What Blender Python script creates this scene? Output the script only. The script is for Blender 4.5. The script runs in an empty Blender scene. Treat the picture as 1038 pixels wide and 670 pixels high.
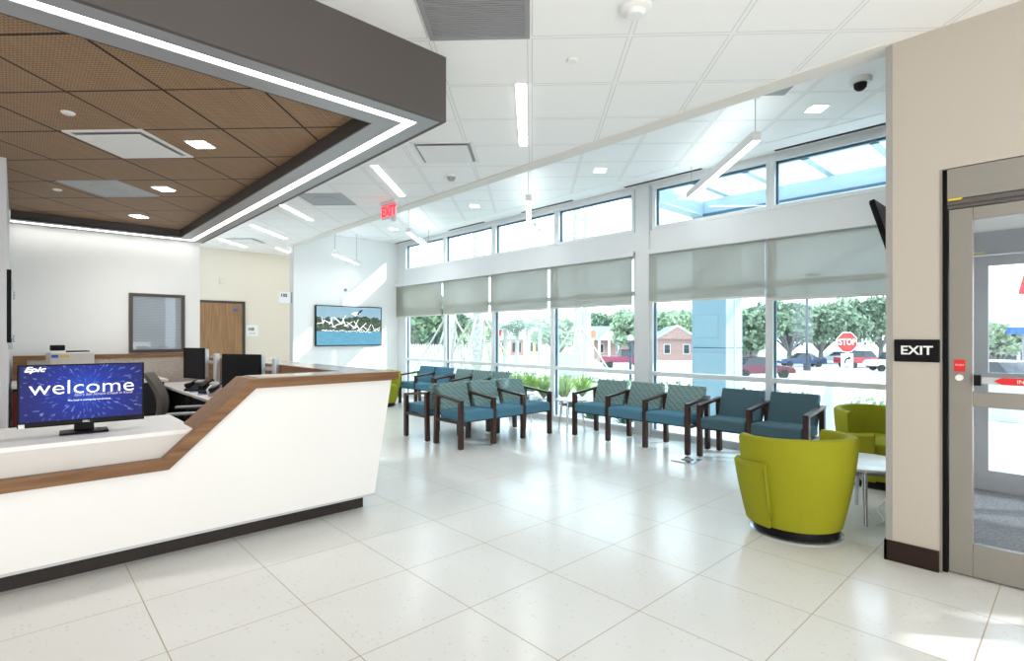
import bpy, bmesh, math, random
from mathutils import Vector, Matrix, Euler
random.seed(7)
SC = bpy.context.scene
COL = SC.collection
PI = math.pi
R = math.radians

# ------------------------------------------------------------------ camera
CAM_H, FPX, YAW = 1.395, 541.0, R(47.1)
cd = bpy.data.cameras.new('camera'); cam = bpy.data.objects.new('camera', cd); COL.objects.link(cam)
cam.location = (0, 0, CAM_H); cam.rotation_euler = (R(90), 0, YAW - R(90))
cd.sensor_fit = 'HORIZONTAL'; cd.sensor_width = 36; cd.lens = FPX / 1038 * 36
cd.shift_y = 6.0 / 1038; cd.clip_start = 0.05; cd.clip_end = 600
SC.camera = cam
# ------------------------------------------------------------------ world, sun, big lights, exposure
W = bpy.data.worlds.new('sky'); SC.world = W; W.use_nodes = True
bg = W.node_tree.nodes['Background']; bg.inputs[0].default_value = (0.80, 0.92, 1.0, 1); bg.inputs[1].default_value = 3.0
sd = bpy.data.lights.new('sun', 'SUN'); sd.energy = 4.2; sd.angle = R(0.8); sd.color = (1, .97, .9)
so = bpy.data.objects.new('sun', sd); COL.objects.link(so)
so.rotation_euler = Vector((-0.60, 0.75, -0.52)).to_track_quat('-Z', 'Y').to_euler()
def area(name, loc, aim, sx, sy, e, col=(1, 1, 1)):
    l = bpy.data.lights.new(name, 'AREA'); l.shape = 'RECTANGLE'; l.size = sx; l.size_y = sy; l.energy = e; l.color = col
    o = bpy.data.objects.new(name, l); COL.objects.link(o); o.location = loc
    o.rotation_euler = (Vector(aim) - Vector(loc)).to_track_quat('-Z', 'Y').to_euler(); return o
area('lobby_fill', (-3.0, -3.5, 2.0), (3.0, 4.5, 1.2), 6, 3.0, 170, (1, .96, .91))  # added fill lamp behind the camera, no window there
area('ceiling_fill', (1.0, -2.5, 0.3), (2.5, 3.5, 3.2), 5, 2.0, 95, (1, .97, .92))  # added fill lamp near the floor, aimed up at the ceiling
SC.view_settings.view_transform = 'Standard'; SC.view_settings.look = 'None'
SC.view_settings.exposure = 0.40; SC.view_settings.gamma = 1; SC.view_settings.use_curve_mapping = False

# ------------------------------------------------------------------ helpers
def at(px, d, z=0.0):
    """world point at depth d along the view and bearing px"""
    c, s = math.cos(YAW), math.sin(YAW); r = (px - 519) / FPX * d
    return Vector((c * d + s * r, s * d - c * r, z))
def tag(o, label=None, cat=None, group=None, kind=None):
    if label: o['label'] = label
    if cat: o['category'] = cat
    if group: o['group'] = group
    if kind: o['kind'] = kind
    return o
def empty(name, loc=(0, 0, 0), rz=0, label=None, cat=None, group=None):
    o = bpy.data.objects.new(name, None); COL.objects.link(o); o.location = loc; o.rotation_euler = (0, 0, rz)
    o.empty_display_size = .1
    return tag(o, label, cat, group)
def copy_tree(o, parent=None):
    c = o.copy(); COL.objects.link(c)
    if parent is not None: c.parent = parent
    for ch in list(o.children): copy_tree(ch, c)
    return c
class MB:
    def __init__(s): s.v = []; s.f = []; s.m = []
    def add(s, vs, fs, mi=0, M=None):
        b = len(s.v)
        for p in vs:
            p = Vector(p)
            if M is not None: p = M @ p
            s.v.append(tuple(p))
        for f in fs: s.f.append(tuple(b + i for i in f)); s.m.append(mi)
        return s
    def box(s, x0, x1, y0, y1, z0, z1, mi=0, M=None):
        vs = [(x, y, z) for z in (z0, z1) for y in (y0, y1) for x in (x0, x1)]
        return s.add(vs, [(0, 2, 3, 1), (4, 5, 7, 6), (0, 1, 5, 4), (2, 6, 7, 3), (0, 4, 6, 2), (1, 3, 7, 5)], mi, M)
    def quad(s, a, b, c, d, mi=0): return s.add([a, b, c, d], [(0, 1, 2, 3)], mi)
    def prism(s, pts, axis, a, b, mi=0, M=None):
        n = len(pts)
        def mk(p, t):
            return {'x': (t, p[0], p[1]), 'y': (p[0], t, p[1]), 'z': (p[0], p[1], t)}[axis]
        vs = [mk(p, a) for p in pts] + [mk(p, b) for p in pts]
        fs = [tuple(range(n)), tuple(range(2 * n - 1, n - 1, -1))] + [(i, (i + 1) % n, (i + 1) % n + n, i + n) for i in range(n)]
        return s.add(vs, fs, mi, M)
    def tube(s, pts, r, n=8, mi=0, M=None, cap=True):
        pts = [Vector(p) for p in pts]; rs = r if isinstance(r, (list, tuple)) else [r] * len(pts)
        vs = []; fs = []; up = None
        for i, p in enumerate(pts):
            t = (pts[min(i + 1, len(pts) - 1)] - pts[max(i - 1, 0)]).normalized()
            if up is None:
                up = Vector((0, 0, 1)) if abs(t.z) < .9 else Vector((1, 0, 0))
            a = t.cross(up).normalized(); b = a.cross(t).normalized(); up = b
            for k in range(n):
                w = 2 * PI * k / n; vs.append(p + (a * math.cos(w) + b * math.sin(w)) * rs[i])
        for i in range(len(pts) - 1):
            for k in range(n):
                k2 = (k + 1) % n; fs.append((i * n + k, i * n + k2, (i + 1) * n + k2, (i + 1) * n + k))
        if cap: fs.append(tuple(range(n - 1, -1, -1))); fs.append(tuple(range((len(pts) - 1) * n, len(pts) * n)))
        return s.add(vs, fs, mi, M)
    def lathe(s, prof, n=32, c=(0, 0, 0), mi=0, M=None):
        vs = []; fs = []; m = len(prof)
        for k in range(n):
            w = 2 * PI * k / n
            for r, z in prof: vs.append((c[0] + r * math.cos(w), c[1] + r * math.sin(w), c[2] + z))
        for k in range(n):
            k2 = (k + 1) % n
            for i in range(m - 1): fs.append((k * m + i, k2 * m + i, k2 * m + i + 1, k * m + i + 1))
        return s.add(vs, fs, mi, M)
    def build(s, name, mat, parent=None, bevel=0, seg=2, smooth=False, loc=None):
        me = bpy.data.meshes.new(name); me.from_pydata(s.v, [], s.f)
        mats = mat if isinstance(mat, (list, tuple)) else [mat]
        for m in mats: me.materials.append(m)
        if len(mats) > 1: me.polygons.foreach_set('material_index', s.m)
        bm = bmesh.new(); bm.from_mesh(me); bmesh.ops.recalc_face_normals(bm, faces=bm.faces); bm.to_mesh(me); bm.free()
        o = bpy.data.objects.new(name, me); COL.objects.link(o)
        if parent is not None: o.parent = parent
        if loc is not None: o.location = loc
        if bevel:
            b = o.modifiers.new('bevel', 'BEVEL'); b.width = bevel; b.segments = seg; b.limit_method = 'ANGLE'; b.angle_limit = R(40)
        if smooth or bevel:
            me.polygons.foreach_set('use_smooth', [True] * len(me.polygons))
            me.set_sharp_from_angle(angle=R(38 if not bevel else 60))
        return o
def RZ(a, loc=(0, 0, 0)): return Matrix.Translation(loc) @ Matrix.Rotation(a, 4, 'Z')
def text(name, body, size, mat, parent, loc, rot, ext=.001, align='CENTER', sx=1.0, shear=0, bold=0):
    cu = bpy.data.curves.new(name, 'FONT'); cu.body = body; cu.size = size; cu.align_x = align; cu.align_y = 'CENTER'
    cu.extrude = ext; cu.shear = shear; cu.offset = bold; cu.resolution_u = 3
    t = bpy.data.objects.new(name, cu); COL.objects.link(t)
    bpy.context.view_layer.update()
    me = bpy.data.meshes.new_from_object(t.evaluated_get(bpy.context.evaluated_depsgraph_get()))
    bpy.data.objects.remove(t); me.name = name; me.materials.clear(); me.materials.append(mat)
    o = bpy.data.objects.new(name, me); COL.objects.link(o); o.parent = parent; o.location = loc; o.rotation_euler = rot; o.scale = (sx, 1, 1)
    return o
FACE_NEG_Y = (R(90), 0, 0); FACE_NEG_X = (R(90), 0, R(-90)); FACE_POS_Y = (R(90), 0, R(180))

# ------------------------------------------------------------------ materials
def mat(name, col, rough=.5, metal=0, emit=None, es=1, spec=.5, coat=0, trans=0):
    m = bpy.data.materials.new(name); m.use_nodes = True; b = m.node_tree.nodes['Principled BSDF']
    b.inputs['Base Color'].default_value = (*col, 1); b.inputs['Roughness'].default_value = rough
    b.inputs['Metallic'].default_value = metal; b.inputs['Specular IOR Level'].default_value = spec
    b.inputs['Coat Weight'].default_value = coat
    if emit: b.inputs['Emission Color'].default_value = (*emit, 1); b.inputs['Emission Strength'].default_value = es
    return m
class NT:
    def __init__(s, m): s.t = m.node_tree; s.b = s.t.nodes['Principled BSDF']
    def n(s, typ, **kw):
        x = s.t.nodes.new(typ)
        for k, v in kw.items(): setattr(x, k, v)
        return x
    def l(s, a, b): s.t.links.new(a, b)
    def val(s, x, i):
        return x
    def math(s, op, a, b=None, c=None):
        x = s.n('ShaderNodeMath', operation=op)
        for i, v in enumerate((a, b, c)):
            if v is None: continue
            if isinstance(v, (int, float)): x.inputs[i].default_value = v
            else: s.l(v, x.inputs[i])
        return x.outputs[0]
    def mix(s, f, a, b):
        x = s.n('ShaderNodeMix', data_type='RGBA')
        for i, v in ((0, f), (6, a), (7, b)):
            if isinstance(v, (int, float)): x.inputs[i].default_value = v
            elif isinstance(v, tuple): x.inputs[i].default_value = (*v, 1)
            else: s.l(v, x.inputs[i])
        return x.outputs[2]
    def noise(s, scale, det=2, vec=None):
        x = s.n('ShaderNodeTexNoise'); x.inputs['Scale'].default_value = scale; x.inputs['Detail'].default_value = det
        if vec is not None: s.l(vec, x.inputs['Vector'])
        return x.outputs['Fac']
    def ramp(s, f, stops):
        x = s.n('ShaderNodeValToRGB'); e = x.color_ramp.elements
        while len(e) < len(stops): e.new(.5)
        for i, (p, c) in enumerate(stops): e[i].position = p; e[i].color = (*c, 1)
        s.l(f, x.inputs[0]); return x.outputs[0]
    def coords(s, kind='Object', rot=0, loc=(0, 0, 0), scale=(1, 1, 1)):
        c = s.n('ShaderNodeTexCoord'); mp = s.n('ShaderNodeMapping'); mp.inputs['Location'].default_value = loc
        mp.inputs['Rotation'].default_value = (0, 0, rot); mp.inputs['Scale'].default_value = scale
        s.l(c.outputs[kind], mp.inputs['Vector']); sp = s.n('ShaderNodeSeparateXYZ'); s.l(mp.outputs[0], sp.inputs[0])
        return mp.outputs[0], sp.outputs
    def bump(s, h, st=.2, dist=.01):
        x = s.n('ShaderNodeBump'); x.inputs['Strength'].default_value = st; x.inputs['Distance'].default_value = dist
        s.l(h, x.inputs['Height']); s.l(x.outputs[0], s.b.inputs['Normal'])
    def color(s, c): s.l(c, s.b.inputs['Base Color'])
def grid_mask(N, sx, sy, pitch, gap):
    out = []
    for c in (sx, sy):
        f = N.math('FRACT', N.math('DIVIDE', c, pitch)); a = N.math('ABSOLUTE', N.math('SUBTRACT', f, .5))
        out.append(N.math('GREATER_THAN', a, .5 - gap / pitch / 2))
    return N.math('MAXIMUM', *out)
def grid_coord(N, rot, node, kind='Object'):
    """coordinates rotated by -rot about the grid node"""
    c, s_ = math.cos(-rot), math.sin(-rot)
    lx = -(c * node[0] - s_ * node[1]); ly = -(s_ * node[0] + c * node[1])
    return N.coords(kind, rot=-rot, loc=(lx, ly, 0))

def floor_material():
    m = mat('terrazzo_tile', (.8, .79, .76), .22, spec=.45); N = NT(m)
    v, s = grid_coord(N, 0, (1.710, 2.158))
    g = grid_mask(N, s[0], s[1], .61, .005)
    vo = N.n('ShaderNodeTexVoronoi'); vo.inputs['Scale'].default_value = 38; N.l(v, vo.inputs['Vector'])
    chip = N.math('LESS_THAN', vo.outputs['Distance'], .26)
    pick = N.math('GREATER_THAN', N.noise(9, 3, v), .50)
    sepc = N.n('ShaderNodeSeparateColor'); N.l(vo.outputs['Color'], sepc.inputs[0])
    some = N.math('GREATER_THAN', sepc.outputs[0], .55)
    f = N.math('MULTIPLY', N.math('MULTIPLY', chip, pick), some)
    base = N.mix(N.noise(2.2, 3, v), (.74, .73, .70), (.81, .80, .77))
    base = N.mix(N.math('MULTIPLY', f, .55), base, (.60, .58, .54))
    N.color(N.mix(g, base, (.42, .34, .24)))
    N.l(N.mix(g, (.2, .2, .2), (.7, .7, .7)), N.b.inputs['Roughness'])
    return m
def ceiling_material(name, node, tile=(.90, .90, .895)):
    m = mat(name, tile, .8, spec=.2); N = NT(m)
    v, s = grid_coord(N, R(45), node)
    wide = grid_mask(N, s[0], s[1], .61, .034); thin = grid_mask(N, s[0], s[1], .61, .024)
    t = N.mix(N.math('MULTIPLY', N.noise(160, 2, v), .25), tile, tuple(c * .93 for c in tile))
    N.color(N.mix(thin, N.mix(wide, t, tuple(c * .68 for c in tile)), (.88, .88, .88)))
    return m
def wood_ceiling_material():
    m = mat('perforated_wood_tile', (.2, .14, .09), .6, spec=.25); N = NT(m)
    v, s = grid_coord(N, R(45), (.225, 3.407))
    g = grid_mask(N, s[0], s[1], .61, .017)
    dots = N.math('ADD', N.math('POWER', N.math('ABSOLUTE', N.math('SUBTRACT', N.math('FRACT', N.math('MULTIPLY', s[0], 45)), .5)), 2),
                  N.math('POWER', N.math('ABSOLUTE', N.math('SUBTRACT', N.math('FRACT', N.math('MULTIPLY', s[1], 45)), .5)), 2))
    dots = N.math('LESS_THAN', dots, .055)
    w = N.n('ShaderNodeTexNoise'); w.inputs['Scale'].default_value = 3; mp = N.n('ShaderNodeMapping'); mp.inputs['Scale'].default_value = (1, 14, 1)
    N.l(v, mp.inputs[0]); N.l(mp.outputs[0], w.inputs['Vector'])
    base = N.mix(w.outputs['Fac'], (.26, .155, .085), (.38, .245, .145))
    base = N.mix(N.math('MULTIPLY', dots, .75), base, (.05, .035, .025))
    N.color(N.mix(g, base, (.008, .007, .006)))
    return m
def wood(name, a, b, axis=0, rough=.4):
    m = mat(name, a, rough, spec=.3); N = NT(m)
    sc = [22, 22, 22]; sc[axis] = 1.3
    v, s = N.coords('Object', scale=tuple(sc))
    n1 = N.noise(1.6, 5, v)
    N.color(N.ramp(n1, [(.3, a), (.7, b)])); return m
def fabric_pattern():
    m = mat('wave_upholstery', (.1, .2, .2), .85, spec=.2); N = NT(m)
    v, s = N.coords('Object')
    zig = N.math('MULTIPLY', N.math('SINE', N.math('MULTIPLY', s[0], 62)), .006)
    f = N.math('FRACT', N.math('MULTIPLY', N.math('ADD', s[2], zig), 46))
    dash = N.math('GREATER_THAN', N.math('SINE', N.math('ADD', N.math('MULTIPLY', s[0], 70), N.math('MULTIPLY', N.math('FLOOR', N.math('MULTIPLY', N.math('ADD', s[2], zig), 42)), 2.1))), -.35)
    line = N.math('MULTIPLY', N.math('GREATER_THAN', f, .55), dash)
    base = N.mix(N.noise(18, 2, v), (.12, .21, .21), (.16, .26, .25))
    N.color(N.mix(line, base, (.30, .40, .385))); return m
def fabric(name, col, var=.12):
    m = mat(name, col, .8, spec=.25); N = NT(m); v, s = N.coords('Object')
    N.color(N.mix(N.noise(60, 2, v), tuple(c * (1 - var) for c in col), tuple(c * (1 + var) for c in col)))
    N.bump(N.noise(400, 1, v), .08, .002); return m
def plaster(name, col):
    m = mat(name, col, .75, spec=.25); N = NT(m); v, s = N.coords('Object')
    N.bump(N.noise(90, 3, v), .05, .004); return m
def speckle(name, a, b, scale, rough=.9, b2=None):
    m = mat(name, a, rough, spec=.2); N = NT(m); v, s = N.coords('Object')
    N.color(N.ramp(N.noise(scale, 4, v), [(.35, a), (.65, b)])); return m
def foliage(name, a, b):
    m = mat(name, a, .7, spec=.2); N = NT(m); v, s = N.coords('Object')
    N.color(N.ramp(N.noise(1.3, 4, v), [(.35, a), (.65, b)])); return m
def glass(name, tint, refl=1.0, op=0.0):
    m = bpy.data.materials.new(name); m.use_nodes = True; t = m.node_tree; t.nodes.clear()
    o = t.nodes.new('ShaderNodeOutputMaterial'); tr = t.nodes.new('ShaderNodeBsdfTransparent'); gl = t.nodes.new('ShaderNodeBsdfGlossy')
    lw = t.nodes.new('ShaderNodeLayerWeight'); lw.inputs[0].default_value = .5; mx = t.nodes.new('ShaderNodeMixShader')
    pw = t.nodes.new('ShaderNodeMath'); pw.operation = 'POWER'; pw.inputs[1].default_value = 5; t.links.new(lw.outputs['Facing'], pw.inputs[0])
    fr = t.nodes.new('ShaderNodeMath'); fr.operation = 'MULTIPLY_ADD'; fr.inputs[1].default_value = .8; fr.inputs[2].default_value = .035; t.links.new(pw.outputs[0], fr.inputs[0])
    tr.inputs[0].default_value = (*tint, 1); gl.inputs['Roughness'].default_value = .02; gl.inputs[0].default_value = (refl, refl, refl, 1)
    t.links.new(fr.outputs[0], mx.inputs[0]); t.links.new(tr.outputs[0], mx.inputs[1]); t.links.new(gl.outputs[0], mx.inputs[2])
    t.links.new(mx.outputs[0], o.inputs[0]); return m
def shade_cloth():
    m = bpy.data.materials.new('solar_shade_mesh'); m.use_nodes = True; t = m.node_tree; b = t.nodes['Principled BSDF']
    b.inputs['Base Color'].default_value = (.40, .40, .36, 1); b.inputs['Roughness'].default_value = .9
    o = t.nodes['Material Output']; tr = t.nodes.new('ShaderNodeBsdfTransparent'); tl = t.nodes.new('ShaderNodeBsdfTranslucent')
    tl.inputs[0].default_value = (.55, .55, .5, 1); a = t.nodes.new('ShaderNodeMixShader'); c = t.nodes.new('ShaderNodeMixShader')
    a.inputs[0].default_value = .30; c.inputs[0].default_value = .19
    t.links.new(b.outputs[0], a.inputs[1]); t.links.new(tl.outputs[0], a.inputs[2])
    t.links.new(a.outputs[0], c.inputs[1]); t.links.new(tr.outputs[0], c.inputs[2]); t.links.new(c.outputs[0], o.inputs[0]); return m
def plastic_film():
    m = bpy.data.materials.new('plastic_film'); m.use_nodes = True; t = m.node_tree; b = t.nodes['Principled BSDF']
    b.inputs['Base Color'].default_value = (.85, .92, .95, 1); b.inputs['Roughness'].default_value = .25
    o = t.nodes['Material Output']; tr = t.nodes.new('ShaderNodeBsdfTransparent'); c = t.nodes.new('ShaderNodeMixShader')
    c.inputs[0].default_value = .55; t.links.new(b.outputs[0], c.inputs[1]); t.links.new(tr.outputs[0], c.inputs[2]); t.links.new(c.outputs[0], o.inputs[0]); return m

M_floor = floor_material()
M_ceil = ceiling_material('ceiling_tile_main', (2.298, 2.313)); M_ceil2 = ceiling_material('ceiling_tile_bay', (5.108, 1.678), (.93, .94, .95))
M_woodceil = wood_ceiling_material()
M_wall = plaster('white_wall_paint', (.86, .86, .84)); M_cream = plaster('cream_wall_paint', (.76, .70, .60)); M_warm = plaster('warm_wall_paint', (.50, .455, .395))
M_fascia = mat('charcoal_fascia_paint', (.085, .074, .07), .6); M_rim = mat('grey_soffit_metal', (.33, .34, .36), .4, .3)
M_reveal = mat('dark_reveal', (.05, .043, .04), .5)
M_strip = mat('light_strip_lens', (1, 1, 1), .5, emit=(1, .97, .93), es=4)
M_lens = mat('lamp_lens', (1, 1, 1), .5, emit=(.97, .99, 1), es=13)
M_topglow = mat('added_top_glow', (1, 1, 1), .5, emit=(.90, .97, 1), es=5)  # added glow for pendant tops, brightens the bay ceiling
M_alum = mat('white_window_aluminium', (.70, .73, .74), .4, .1); M_edge = mat('blue_grey_gasket', (.06, .12, .18), .5)
M_sillwhite = mat('white_header_paint', (.66, .68, .69), .5)
M_glass = glass('window_glass', (.89, .965, .99)); M_glassd = glass('door_glass', (.93, .95, .97)); M_shade = shade_cloth()
M_doormetal = mat('taupe_anodised_metal', (.29, .27, .24), .38, .35); M_black = mat('black_plastic', (.006, .006, .007), .45, spec=.15)
M_dark = mat('dark_plastic', (.016, .016, .018), .55, spec=.2); M_grey = mat('mid_grey_plastic', (.30, .30, .31), .5); M_lgrey = mat('light_grey_metal', (.55, .56, .57), .35, .4)
M_white = mat('white_plastic', (.82, .82, .81), .4); M_chrome = mat('brushed_chrome', (.55, .57, .60), .25, .9)
M_base = mat('dark_brown_vinyl_base', (.025, .013, .010), .5, spec=.2); M_kick = mat('charcoal_kick', (.035, .028, .025), .5, spec=.25)
M_deskwhite = mat('white_solid_surface', (.88, .87, .86), .25); M_greige = mat('greige_laminate', (.66, .63, .61), .35)
M_walnut = wood('walnut_laminate_x', (.15, .070, .030), (.28, .145, .064), 0); M_walnuty = wood('walnut_laminate_y', (.15, .070, .030), (.28, .145, .064), 1)
M_doorwood = wood('oak_door_veneer', (.24, .13, .06), (.37, .215, .11), 2); M_chairwood = wood('dark_walnut_frame', (.030, .014, .011), (.065, .03, .022), 2, .35)
M_pattern = fabric_pattern(); M_teal = fabric('slate_blue_vinyl', (.07, .19, .27)); M_slate = fabric('steel_blue_vinyl', (.065, .125, .155))
M_lime = fabric('lime_leather', (.29, .29, .010), .06); M_limed = mat('lime_seam', (.16, .18, .005), .7)
M_marble = speckle('white_marble', (.80, .80, .80), (.62, .63, .65), 5, .15); M_carpet = speckle('grey_entry_carpet', (.16, .16, .17), (.30, .30, .31), 90)
M_panelfab = speckle('beige_panel_fabric', (.36, .31, .27), (.46, .41, .36), 60); M_mesh = mat('grey_chair_mesh', (.12, .105, .095), .8, spec=.2)
M_red = mat('red_plastic', (.70, .02, .02), .4); M_redlit = mat('red_lit_letters', (.9, .02, .03), .4, emit=(1, .03, .05), es=1.5); M_signw = mat('sign_white', (.85, .85, .85), .5)
M_mahog = wood('mahogany_cabinet', (.10, .012, .008), (.16, .025, .015), 2); M_yellow = mat('yellow_label', (.75, .5, .02), .5); M_blue = mat('blue_label', (.02, .12, .45), .5)
M_asph = speckle('light_asphalt', (.60, .62, .63), (.68, .70, .71), 3); M_conc = speckle('pale_concrete', (.72, .72, .70), (.80, .80, .78), 2)
M_grass = foliage('lawn_grass', (.26, .36, .16), (.42, .50, .30)); M_gravel = speckle('planting_gravel', (.25, .24, .22), (.65, .64, .62), 14)
M_brick = speckle('pinkish_brick', (.36, .20, .17), (.50, .32, .28), 6); M_roof = mat('teal_grey_roof', (.25, .37, .38), .7)
M_bark = speckle('tree_bark', (.14, .13, .13), (.24, .22, .21), 8); M_palmbark = speckle('palm_bark', (.36, .34, .31), (.55, .53, .50), 12)
M_leafA = foliage('oak_leaves', (.10, .16, .10), (.30, .38, .26)); M_leafB = foliage('light_leaves', (.26, .36, .22), (.50, .58, .42))  # leaf colours lightened and greyed to stand in for outdoor glare
M_leafC = foliage('palm_leaves', (.14, .21, .15), (.30, .38, .27)); M_shrub = foliage('shrub_leaves', (.14, .30, .05), (.48, .55, .16))
M_tire = mat('tyre_rubber', (.015, .015, .015), .8); M_carglass = mat('car_glass', (.03, .04, .05), .1)
M_pillar = mat('blue_grey_cladding', (.32, .44, .50), .45); M_lumber = mat('pale_lumber', (.44, .41, .36), .7); M_fencew = mat('white_vinyl_fence', (.66, .66, .65), .5)
M_polemetal = mat('pale_pole_metal', (.42, .52, .58), .5); M_blackpole = mat('black_pole_metal', (.03, .04, .06), .5)
M_skylight = glass('canopy_polycarbonate', (.95, .97, 1.0), .3)

def struct(name, mb, m, **kw):
    o = mb.build(name, m, **kw); o['kind'] = 'structure'; return o

# ================================================================== STRUCTURE
XW, XD, YE, YB = 6.51, 4.0, 10.92, 9.05     # window wall, door wall plane, end (TV) wall, white back wall
ZC, ZB = 3.22, 3.55                          # main ceiling, bay ceiling
struct('floor', MB().box(-6.5, 6.62, -5.2, 12.6, -.12, 0), M_floor)
# main ceiling slab with bulkhead step
struct('ceiling', MB().box(-6.5, 4.0, -5, 12.6, ZC, ZC + .12).box(4.0, 6.7, 11.1, 12.6, ZC, ZC + .12), M_ceil)
struct('ceiling.001', MB().box(4.12, 6.7, -.5, 11.0, ZB, ZB + .1), M_ceil2)
struct('trim_1', MB().box(3.955, 4.12, .85, 10.92, ZC - .012, ZB + .12), mat('bulkhead_paint', (.74, .71, .66), .7))
struct('trim_3', MB().box(4.12, 4.50, .86, 10.92, ZB - .006, ZB).box(6.12, XW, .86, 10.92, ZB - .006, ZB), mat('bay_soffit_paint', (.90, .90, .895), .7))
# end wall with the TV
struct('wall_end', MB().box(4.11, 6.75, YE, YE + .16, 0, ZB - .002), plaster('end_wall_paint', (.87, .88, .88)))
struct('trim_4', MB().box(4.095, 4.11, YE - .005, YE + .16, 0, ZC - .014), M_lgrey)
struct('wall_back', MB().box(-.1, 2.02, YB, YB + .15, 0, ZC), M_wall)
struct('wall_rear', MB().box(-6.5, 4.0, -5.0, -4.85, 0, ZC).box(-6.5, -6.35, -4.85, 6.2, 0, ZC), M_wall)
struct('wall_corridor', MB().box(1.2, 6.7, 12.3, 12.45, 0, ZC), M_cream)
struct('wall_left', MB().box(-.22, -.06, 6.2, YB - .001, 0, ZC - .002).box(-4.5, -.221, 6.2, 6.3, 0, ZC - .002), mat('grey_left_wall_paint', (.66, .67, .70), .6))
# door wall: solid between corner and door, lintel above door
wr = MB().box(XD, XD + .14, .588, .85, 0, ZC + .4).box(XD, XD + .14, -3.2, .588, 2.378, ZC + .4).box(XD, XD + .14, -3.2, -1.7, 0, 2.378)
struct('wall_right', wr, M_warm)
struct('wall_vestibule', MB().box(XD + .14, XW + .1, .72, .85, 0, ZB), M_warm)
struct('trim_2', MB().box(XD - .006, XD + .05, .822, .856, .12, ZC - .012), mat('corner_guard', (.36, .345, .33), .45, .3))
struct('baseboard_right', MB().box(XD - .014, XD, .592, .862, 0, .125).box(XD - .014, XD + .05, .85, .864, 0, .125), M_base)
struct('baseboard_end', MB().box(4.12, XW - .04, YE - .012, YE, 0, .1), M_base)
# window wall solids
ww = MB()
ww.box(XW, XW + .14, .85, YE - .001, 2.56, 2.885)                       # band between the two rows
ww.box(XW, XW + .14, .85, YE - .001, 3.5, ZB - .007)
ww.box(XW, XW + .14, .85, YE, -.02, .06)
ww.box(XW - .03, XW + .145, 4.165, 4.385, 0, ZB - .008)                  # wide pier
ww.box(XW - .003, XW + .145, 10.60, YE - .002, .061, ZB - .008)
ww.box(XW - .075, XW - .066, .852, 4.16, 2.54, 2.60).box(XW - .075, XW - .066, 4.39, 10.90, 2.54, 2.60).box(XW - .066, XW, .852, 4.16, 2.59, 2.60).box(XW - .066, XW, 4.39, 10.90, 2.59, 2.60)   # shade pocket lip
struct('wall_window', ww, M_sillwhite)
LOW = [(4.165, 2.55), (2.55, .85), (10.60, 9.06), (9.06, 7.53), (7.53, 6.03), (6.03, 4.385)]
def frame(mb, y0, y1, z0, z1, w, x0, x1):
    a, b = min(y0, y1), max(y0, y1)
    mb.box(x0, x1, a, a + w, z0, z1).box(x0, x1, b - w, b, z0, z1).box(x0, x1, a + w, b - w, z0, z0 + w).box(x0, x1, a + w, b - w, z1 - w, z1)
k = 0
for i, (a, b) in enumerate(LOW):
    k += 1
    f = MB(); frame(f, a, b, .05, 2.56, .042, XW, XW + .12)
    lo, hi = min(a, b), max(a, b)
    f.box(XW, XW + .12, lo + .042, hi - .042, .845, .905)
    fo = struct('window_%d' % k, f, M_alum, bevel=.003)
    g = MB().box(XW + .055, XW + .065, lo + .03, hi - .03, .08, .86).box(XW + .055, XW + .065, lo + .03, hi - .03, .89, 2.00).box(XW + .055, XW + .065, lo + .03, hi - .03, 2.04, 2.53); g.build('pane', M_glass, fo)
    e = MB()
    f2 = MB().box(XW + .02, XW + .11, lo + .042, hi - .042, 1.985, 2.05); f2.build('transom', M_alum, fo)
    for (z0, z1) in ((.095, .845), (.905, 1.985), (2.05, 2.515)):                # dark gasket at the far jamb and head
        e.box(XW + .045, XW + .075, hi - .062, hi - .042, z0, z1).box(XW + .045, XW + .075, lo + .042, lo + .054, z0, z1)
    e.build('gasket', M_edge, fo)
CLR = [(4.13, 2.535), (2.535, .85), (10.60, 9.06), (9.06, 7.50), (7.50, 5.93), (5.93, 4.42)]
for a, b in CLR:
    k += 1
    f = MB(); frame(f, a, b, 2.885, 3.5, .05, XW - .005, XW + .12); lo, hi = min(a, b), max(a, b)
    fo = struct('window_%d' % k, f, M_alum, bevel=.003)
    MB().box(XW + .055, XW + .065, lo + .03, hi - .03, 2.90, 3.48).build('pane', M_glass, fo)
    e = MB().box(XW + .045, XW + .075, hi - .072, hi - .05, 2.935, 3.45).box(XW + .045, XW + .075, lo + .05, hi - .05, 3.425, 3.45)
    e.build('gasket', M_edge, fo)
# roller shades (one per bay)
SH = [(4.15, 2.575, 1.885), (2.545, .86, 1.835), (10.90, 9.10, 1.855), (9.05, 7.60, 1.86), (7.54, 6.09, 1.865), (6.02, 4.43, 1.87)]
names = ['second from the right, in front of the blue grey pillar', 'at the right end beside the wall edge, longest drop', 'at the far left end beside the end wall',
         'second from the end wall', 'third from the end wall, above the back to back benches', 'fourth from the end wall, just left of the wide pier']
for (a, b, z), nm in zip(SH, names):
    t = empty('roller_shade', (XW - .045, b, 2.55), 0, 'grey beige roller shade ' + nm, 'roller shade', 'roller shades over the tall windows')
    w = a - b
    MB().box(-.0015, .0015, 0, w, z - 2.55, -.005).build('shade_cloth', M_shade, t)
    MB().box(-.009, .009, 0, w, z - 2.575, z - 2.55).build('hem_bar', mat('hem', (.62, .60, .55), .6), t, bevel=.003)
    MB().tube([(.002, 0, -.004), (.002, w, -.004)], .018, 10).build('roller_tube', M_lgrey, t, smooth=True)

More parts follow.
